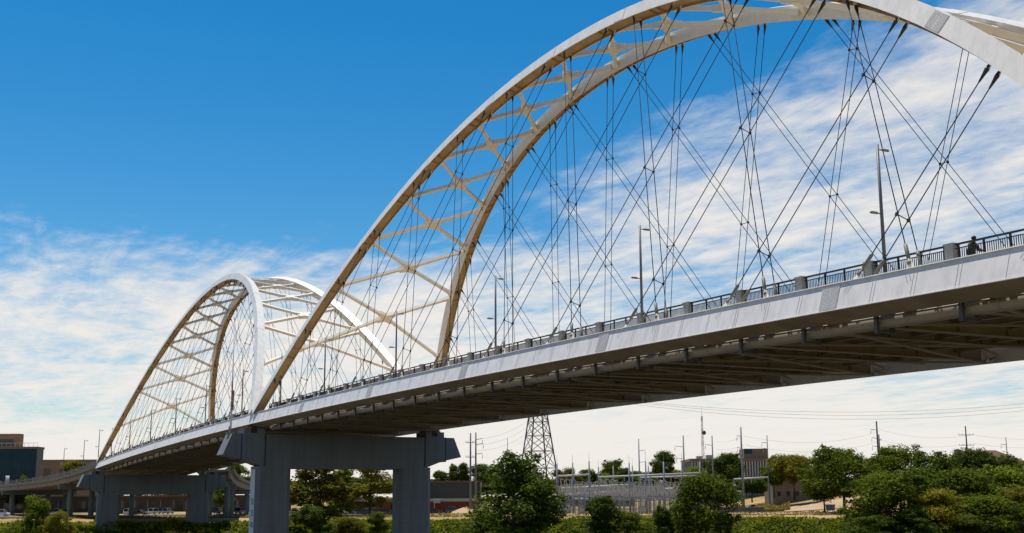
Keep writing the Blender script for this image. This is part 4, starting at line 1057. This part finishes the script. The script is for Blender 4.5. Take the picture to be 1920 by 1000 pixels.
for i, x_ in enumerate((-.40, -.28, -.10, .05)):
    m = MB(); m.box((w*x_, 6, h+.25), (w*x_+2.6, 9, h+1.6 + .5*(i % 2))); m.build('roof_unit', MT['fascia'], r)
# grey box building near the wood
d = 425; r = house(1492, d, 'plain grey-brown box building half hidden by trees')
w = pw(84, d); h = zz(1492, 884, d, r); m = MB(); m.box((-w/2, 0, -1), (w/2, 14, h)); m.build('wall', MT['brownwall'], r); m = MB(); m.box((-w/2-.2, -.2, h), (w/2+.2, 14.2, h+.4)); m.build('parapet', MT['greywall'], r)
for i in range(4): m = MB(); m.box((-w*.4+i*w*.2, -.06, h*.2), (-w*.4+i*w*.2+1.2, .02, h*.35)); m.build('window', MT['dglass'], r)
# pale warehouse behind the substation, and dark one left of the big tree
d = 455; r = house(1120, d, 'pale flat-roofed warehouse behind the substation frames', yb=945)
w = pw(140, d); h = zz(1120, 913, d, r); m = MB(); m.box((-w/2, 0, -1), (w/2, 18, h)); m.build('wall', MT['brownwall'], r); m = MB(); m.box((-w/2-.3, -.4, h), (w/2+.3, 18.3, h+.9)); m.build('roof', MT['tan'], r)
for i in range(7): m = MB(); m.box((-w*.45+i*w*.13, -.07, .2), (-w*.45+i*w*.13+2.4, .02, h*.6)); m.build('door', MT['dglass'], r)
d = 430; r = house(850, d, 'dark low building between the pier and the big tree', yb=950)
w = pw(100, d); h = zz(850, 905, d, r); m = MB(); m.box((-w/2, 0, -1), (w/2, 14, h)); m.build('wall', MT['dglass'], r); m = MB(); m.box((-w/2-.4, -.6, h), (w/2+.4, 14.4, h+.6)); m.build('roof', MT['roofbrown'], r)
# house with hip roof above the wood
d = 410; r = house(1866, d, 'house with a brown hipped roof above the trees at right', 'house', 'house', yb=905)
w = pw(128, d); h = zz(1866, 866, d, r); h2 = zz(1866, 843, d, r); m = MB(); m.box((-w/2+.8, .8, -8), (w/2-.8, 13, h)); m.build('wall', MT['siding'], r)
m = MB(); a = w/2; m.add([(-a,0,h),(a,0,h),(a,14,h),(-a,14,h),(-a*.45,7,h2),(a*.35,7,h2)], [(0,1,5,4),(1,2,5),(2,3,4,5),(3,0,4),(0,3,2,1)]); fixn(m.build('roof', MT['roofbrown'], r))
for x_ in (-.3, -.05, .2, .36): m = MB(); m.box((w*x_, .72, h*.6), (w*x_+1.3, .82, h*.88)); m.build('window', MT['dglass'], r)
# dark wall under the bridge
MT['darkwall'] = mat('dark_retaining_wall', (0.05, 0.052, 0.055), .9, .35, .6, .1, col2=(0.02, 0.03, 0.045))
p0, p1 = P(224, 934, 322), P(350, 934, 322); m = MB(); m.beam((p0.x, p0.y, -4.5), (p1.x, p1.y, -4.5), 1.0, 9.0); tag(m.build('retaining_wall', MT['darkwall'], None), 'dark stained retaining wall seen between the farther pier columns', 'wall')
# ------------------------------------------------------------------ power and substation
MT['lattice'] = mat('tower_steel', (0.085, 0.085, 0.085), .6, .1, 2, .3)
MT['subpole'] = mat('substation_steel', (0.22, 0.25, 0.29), .55, .1, 1, .4)
MT['wood'] = mat('pole_wood', (0.085, 0.075, 0.07), .85, .2, 2, .1)
MT['bus'] = mat('bus_aluminium', (0.52, 0.52, 0.52), .45, .1, 1, .4)
MT['insul'] = mat('porcelain', (0.5, 0.49, 0.47), .35, .15, 2, .5)
MT['redpaint'] = mat('mast_red', (0.42, 0.10, 0.06), .6, .1, 2, .3)
# lattice tower
d = 400; base = G(1010, d); r = thing('lattice_tower', 'steel lattice transmission tower rising behind the bridge deck', 'transmission tower', base, math.atan2(rh.y, rh.x) + .35)
def hw(z): 
    zt_ = P(1010, 668, d).z - base.z; return max(.45, 5.6*(1 - z/zt_*1.02) * 1.12)
zt_ = P(1010, 672, d).z - base.z
lv = [0, 7.5, 14, 19.5, 24.5, 29, 33, 36.5, 39.5, 42, 44]; lv = [z for z in lv if z < zt_]
cs = ((-1,-1),(1,-1),(1,1),(-1,1))
for a, b_ in cs:
    m = MB(); m.beam((a*hw(0), b_*hw(0), -.5), (a*hw(lv[-1]), b_*hw(lv[-1]), lv[-1]), .34, .34, (1,0,0)); m.build('leg', MT['lattice'], r)
for i in range(len(lv)-1):
    z0, z1 = lv[i], lv[i+1]
    for k_ in range(4):
        (a, b_), (c_, e_) = cs[k_], cs[(k_+1) % 4]; A = (a*hw(z0), b_*hw(z0), z0); B = (c_*hw(z1), e_*hw(z1), z1); C_ = (c_*hw(z0), e_*hw(z0), z0); D_ = (a*hw(z1), b_*hw(z1), z1)
        m = MB(); m.beam(A, B, .17, .17, (0,0,1)); m.beam(C_, D_, .17, .17, (0,0,1)); m.build('cross_brace', MT['lattice'], r)
        m = MB(); m.beam(D_, B, .17, .17); m.build('girt', MT['lattice'], r)
for z_ in (zt_*.74, zt_*.85, zt_*.95):
    if z_ > lv[-1]: continue
    m = MB(); m.beam((-5.0, 0, z_), (5.0, 0, z_), .3, .3); m.beam((-5.0, 0, z_), (0, 0, z_+1.4), .15, .15); m.beam((5.0, 0, z_), (0, 0, z_+1.4), .15, .15); m.build('crossarm', MT['lattice'], r)
WIRE = {}
def pole(px, ytop, d, label, r0=.28, r1=.16, arms=(), m_=None, ybase=None, spike=0, name='utility_pole', cat='utility pole', group='poles on the far bank', twist=0.0):
    b_ = G(px, d, -.3)
    if ybase is not None: b_.z = min(b_.z, P(px, ybase, d).z)
    h = P(px, ytop, d).z - b_.z
    root = thing(name, label, cat, b_, math.atan2(rh.y, rh.x) + twist, group)
    m = MB(); m.tube([(0,0,0), (0,0,h*.5), (0,0,h)], [r0, (r0+r1)/2, r1], 8); m.build('shaft', m_ or MT['wood'], root, True)
    for (f_, side, ln) in arms:
        m = MB()
        x0, x1 = (-ln, ln) if side == 0 else (0, side*ln)
        m.beam((x0, 0, h*f_ + (.25 if side else 0)), (x1, 0, h*f_ + (.55 if side else 0)), .14, .16); ar = m.build('crossarm', m_ or MT['wood'], root)
        for x_ in ((-ln, -ln*.5, ln*.5, ln) if side == 0 else (side*ln,)):
            m = MB(); m.tube([(x_, 0, h*f_ + .1), (x_, 0, h*f_ - 1.0 if side else h*f_ + .5)], .09, 6); m.build('insulator', MT['insul'], ar)
        WIRE[(px, f_)] = root.matrix_basis @ Vector((x1, 0, h*f_))
    if spike: m = MB(); m.tube([(0,0,h), (0,0,h + spike)], .06, 5, r2=.02); m.build('lightning_rod', m_ or MT['wood'], root)
    return root, h
pole(882, 812, 350, 'left of the twin tall poles beside the big tree', .36, .2, ((.88, 0, 1.3), (.70, 0, 1.3), (.56, 0, 1.0)), MT['pole'], 962)
pole(892, 811, 358, 'right of the twin tall poles beside the big tree', .36, .2, ((.90, 1, 2.0), (.84, 1, 2.2), (.72, 1, 2.0)), MT['pole'], 930)
pole(952, 822, 440, 'thin pole with a kinked bracket above the big tree', .2, .1, ((.82, 1, 1.6), (.70, 1, 1.2)), MT['pole'])
pole(1200, 823, 430, 'tall pole left of the lone rounded tree', .30, .18, ((.82, 1, 2.2), (.66, 1, 2.2)), MT['subpole'])
pole(1284.5, 817, 425, 'tall pole right of the lone rounded tree, arms to the left', .36, .22, ((.84, -1, 3.0), (.68, -1, 2.6)), MT['subpole'])
pole(1339, 817, 425, 'tall pole just right of the radio mast', .34, .2, ((.86, -1, 2.4), (.70, -1, 2.4)), MT['subpole'])
pole(1394, 801, 372, 'tallest grey pole, in front of the fluted building', .42, .24, ((.88, -1, 1.3), (.74, -1, 1.3)), MT['subpole'], 948, twist=.1)
pole(1443, 816, 405, 'pole with a hooked arm at the right of the penthouse', .26, .14, ((.88, -1, 1.8), (.80, -1, 1.4)), MT['pole'], 930)
pole(1652, 790, 430, 'power pole above the left of the wood', .42, .26, ((.86, -1, 2.2), (.74, -1, 2.0), (.62, -1, 2.0)), None)
pole(1655, 815, 436, 'shorter pole close behind the left power pole of the wood', .3, .2, ((.9, 0, .8),), None)
pole(1820, 799, 430, 'double-armed power pole above the middle of the wood', .36, .22, ((.86, 0, 2.6), (.70, 0, 2.6)), None)
pole(1895, 820, 450, 'slim pole with a bracket at the right edge above the roof', .26, .12, ((.84, -1, 2.0), (.70, -1, 1.6)), None)
def wire(a, b_, sag, label, r_=.022):
    a, b_ = Vector(a), Vector(b_); m = MB(); pts = []
    for i in range(25):
        t_ = i/24; p_ = a.lerp(b_, t_); p_.z -= sag*4*t_*(1-t_); pts.append(p_ - a)
    m.tube(pts, r_, 4, False); o = m.build('power_line', MT['dark'], None); o.location = a; tag(o, label, 'power line', 'overhead power lines')
for k_, (ya, yb, yc) in enumerate(((757, 770, 752), (759, 773, 757), (763, 776, 762))):
    wire(P(1180, ya - 6, 330), P(2100, yc - 16, 330), 4.2 + .4*k_, ('upper', 'middle', 'lower')[k_] + ' of the three long wires sagging across the sky at right', .028)
for k_, (ya, yb) in enumerate(((806, 816), (825, 832))):
    wire(P(1650, ya, 430), P(1820, yb, 430), 1.8, ('upper', 'lower')[k_] + ' wire between the two power poles above the wood')
    wire(P(1822, yb - 1, 430), P(1990, yb + 4, 440), 1.2, ('upper', 'lower')[k_] + ' wire running right from the double-armed pole')
    wire(P(1396, 818 + 16*k_, 372), P(1650, ya + 2, 430), 3.0, ('upper', 'lower')[k_] + ' wire from the tallest grey pole to the wood')
    wire(P(1342, 828 + 14*k_, 425), P(1394, 818 + 16*k_, 372), .8, ('upper', 'lower')[k_] + ' wire between the mast-side pole and the tallest pole')
for k_ in range(3): wire(P(884 + 8, 824 + 11*k_, 352), P(1040, 742 + 12*k_, 430), 3.5, ('top', 'middle', 'bottom')[k_] + ' wire from the twin poles up towards the lattice tower')
# radio mast
d = 600; base = G(1321, d); h = P(1321, 763, d).z - base.z; r = thing('radio_mast', 'slender red and white lattice radio mast with a round dish', 'mast', base, .4)
nsec = 14
for i in range(nsec):
    z0, z1 = h*.9*i/nsec, h*.9*(i+1)/nsec; w0, w1 = 1.1 - .75*i/nsec, 1.1 - .75*(i+1)/nsec; m = MB()
    for k_ in range(3):
        a0, a1 = 2.094*k_, 2.094*(k_+1); c0 = (math.cos(a0), math.sin(a0)); c1 = (math.cos(a1), math.sin(a1))
        m.beam((c0[0]*w0, c0[1]*w0, z0), (c0[0]*w1, c0[1]*w1, z1), .13, .13, (1,0,0)); m.beam((c0[0]*w0, c0[1]*w0, z0), (c1[0]*w1, c1[1]*w1, z1), .08, .08); m.beam((c0[0]*w1, c0[1]*w1, z1), (c1[0]*w1, c1[1]*w1, z1), .08, .08)
    m.build('mast_section', MT['redpaint'] if i % 2 else MT['white_metal'], r)
m = MB(); m.tube([(0,0,h*.9), (0,0,h)], .10, 6, r2=.04); m.build('antenna', MT['white_metal'], r)
zd = P(1325, 812, d).z - base.z; m = MB(); m.tube([(.9,-.5,zd), (1.2,-.7,zd), (1.6,-1.0,zd)], [.4, 1.0, 1.05], 14); m.build('dish', MT['darksteel'], r, True)
# substation steel poles with lightning rods
sub = [(1045, 870, 372), (1074.5, 868, 366), (1105.5, 865, 360), (1123, 876, 400), (1151, 874, 404), (1181, 868, 362), (1187, 874, 400), (1212, 865, 366), (1217, 874, 396), (1246, 866, 352), (1280, 867, 364), (1314, 866, 372)]
ords = ['first', 'second', 'third', 'fourth', 'fifth', 'sixth', 'seventh', 'eighth', 'ninth', 'tenth', 'eleventh', 'twelfth', 'thirteenth', 'fourteenth', 'fifteenth', 'sixteenth', 'seventeenth', 'eighteenth']
for i, (px, yt, d) in enumerate(sub): pole(px, yt, d, ords[i] + ' blue-grey substation pole from the left', .34, .20, (), MT['subpole'], 955, 2.6, 'substation_pole', 'steel pole', 'blue-grey substation poles')
beams = [(1046, 893, 1106, 890, 368), (1122, 895, 1315, 887, 372), (1052, 916, 1182, 909, 372), (1052, 928, 1180, 921, 366), (1044, 936, 1182, 935, 364), (1200, 896, 1316, 892, 395), (1246, 917, 1300, 915, 356), (1345, 912, 1380, 910, 380), (1352, 923, 1390, 922, 378), (1376, 899, 1440, 895, 392)]
bl = ['top left', 'long top', 'second left', 'third left', 'lowest left', 'rear top', 'short middle', 'upper right', 'lower right', 'far right']
for i, (xa, ya, xb, yb, d) in enumerate(beams):
    A, B = P(xa, ya, d), P(xb, yb, d)
    root = thing('bus_beam', bl[i] + ' pale horizontal beam of the substation', 'beam', (A.x, A.y, A.z), 0, 'horizontal substation beams')
    m = MB(); m.tube([(0,0,0), B - A], .26, 8); m.build('tube', MT['bus'], root, True)
    n_ = max(2, int((B - A).length/7))
    for k_ in range(n_ + 1):
        q = (B - A)*(k_/n_); m = MB(); g = ground_z(A.x + q.x, A.y + q.y) - A.z - .3
        if k_ in (0, n_) : m.tube([q, (q.x, q.y, g)], .17, 6); m.build('support', MT['subpole'], root)
        else: m.tube([q - Vector((0,0,.2)), q - Vector((0,0,1.5))], .12, 6); m.build('insulator', MT['insul'], root)
# switch stands: frame with three slanted insulators
def stand_meshes():
    f = MB(); 
    for x_ in (-1.5, 1.5): f.beam((x_, 0, 0), (x_, 0, 3.0), .18, .18, (1,0,0))
    f.beam((-1.8, 0, 3.0), (1.8, 0, 3.0), .22, .22)
    ins = []
    for x_ in (-1.3, 0, 1.3):
        m = MB(); m.tube([(x_, 0, 3.1), (x_-.5, 0, 4.7)], .15, 6); m.tube([(x_+.35, 0, 3.1), (x_+.55, 0, 4.5)], .13, 6); m.tube([(x_-.5, 0, 4.7), (x_+.55, 0, 4.5)], .05, 5); ins.append(m)
    return f, ins
f, ins = stand_meshes(); fm = f.mesh('stand_frame'); fm.materials.append(MT['subpole']); im = [q.mesh('switch') for q in ins]
for q in im: q.materials.append(MT['insul'])
k = 0
for row, d in enumerate((350, 362, 376, 388)):
    for i in range(18):
        px = 1050 + i*15 + row*5
        if 1270 < px and row == 0: continue
        o = thing('switch_stand', ords[i] + ' pale switch stand from the left in the ' + ('front', 'second', 'third', 'rear')[row] + ' row of the substation', 'switchgear', G(px, d), math.atan2(rh.y, rh.x), 'substation switch stands')
        s_ = 1.15 + .6*((i*7 + row*3) % 5)/5; o.scale = (s_*.8, s_*.8, s_*(1.0 + .12*row))
        link('frame', fm, o)
        for q in im: link('insulator', q, o)
for i, (px, d, w, h) in enumerate(((1062, 345, 2.2, 2.8), (1092, 347, 1.8, 2.2), (1140, 350, 2.2, 2.4), (1205, 348, 2.0, 2.1), (1262, 346, 1.8, 1.9))):
    o = thing('equipment_cabinet', ('leftmost', 'second', 'third', 'fourth', 'rightmost')[i] + ' pale equipment cabinet along the substation front', 'cabinet', G(px, d), math.atan2(rh.y, rh.x), 'substation cabinets')
    m = MB(); m.box((-w/2, 0, 0), (w/2, 2, h)); m.box((-w/2-.1, -.1, h), (w/2+.1, 2.1, h+.15)); m.build('case', MT['subpole'], o)
    m = MB(); m.box((-w/2+.2, -.04, .3), (-.05, .01, h-.3)); m.build('door', MT['fascia'], o); m = MB(); m.box((.05, -.04, .3), (w/2-.2, .01, h-.3)); m.build('door', MT['fascia'], o)
# substation fence and block wall
def fence(px0, px1, d, label, h=2.2):
    A, B = G(px0, d), G(px1, d); root = thing('wire_fence', label, 'fence', A)
    n_ = int((B - A).length/3)
    for i in range(n_ + 1):
        q = (B - A)*(i/n_); m = MB(); m.beam((q.x, q.y, q.z - .2), (q.x, q.y, q.z + h), .07, .07, (1,0,0)); m.build('post', MT['subpole'], root)
    m = MB(); m.beam((0,0,h), B - A + Vector((0,0,h)), .05, .05)
    for k_ in range(8): m.beam((0,0,.2+k_*.27), B - A + Vector((0,0,.2+k_*.27)), .02, .02)
    m.build('wire', MT['subpole'], root)
fence(1036, 1310, 340, 'grey wire fence in front of the substation', 2.4)
A, B = G(1345, 362), G(1432, 362); m = MB(); q = B - A; m.beam((0,0,.6), (q.x, q.y, q.z+.6), .5, 2.0); o = m.build('block_wall', MT['greywall'], None); o.location = A; tag(o, 'low grey block wall right of the leafy bank tree', 'wall')
MT['binblue'] = mat('bin_blue', (0.03, 0.07, 0.16), .5, .1, 2)
o = thing('waste_bin', 'blue waste container under the left tree of the wood', 'container', G(1556, 352), .3)
m = MB(); m.prism([(-.9, 0), (-1.1, 1.6), (1.1, 1.6), (.9, 0)], (0,0,0), Vector((1,0,0)), Vector((0,0,1)), Vector((0,1,0)), -.8, .8); fixn(m.build('tub', MT['binblue'], o)); m = MB(); m.box((-1.15,-.85,1.6), (1.15,.85,1.72)); m.build('lid', MT['binblue'], o)
# sand pile by the brick wall
m = MB(); n_ = 14; vs_ = [(0,0,1.9)]; fs_ = []
for k_ in range(1, 5):
    for i in range(n_):
        a = 2*math.pi*i/n_; rr = k_*1.15*(1 + .18*math.sin(3*a + k_)); vs_.append((rr*math.cos(a)*1.5, rr*math.sin(a), 1.9*(1 - k_/4)**1.1 + .12*math.sin(5*a+k_) - (.3 if k_ == 4 else 0)))
for i in range(n_): fs_.append((0, 1+i, 1+(i+1) % n_))
for k_ in range(3):
    for i in range(n_): a, b_ = 1+k_*n_+i, 1+k_*n_+(i+1) % n_; fs_.append((a, a+n_, b_+n_, b_))
m.add(vs_, fs_); o = fixn(m.build('sand_pile', MT['sand'], None, True)); o.location = G(874, 352); tag(o, 'heap of orange sand beside the blue car', 'sand pile')
# a few small lamp posts and a pale sculpture by the glass building
o = thing('fountain_sculpture', 'white curved sculpture in front of the blue glass building', 'sculpture', G(9, 520))
for i in range(5):
    m = MB(); m.tube([(-3 + i*.6 + 1.6*math.sin(t_*2.4 + i*.35), i*.3, t_*15) for t_ in [q/8 for q in range(9)]], .22, 6, r2=.08); m.build('ribbon', MT['white_metal'], o, True)
for i, px in enumerate((1108, 1230)): pass
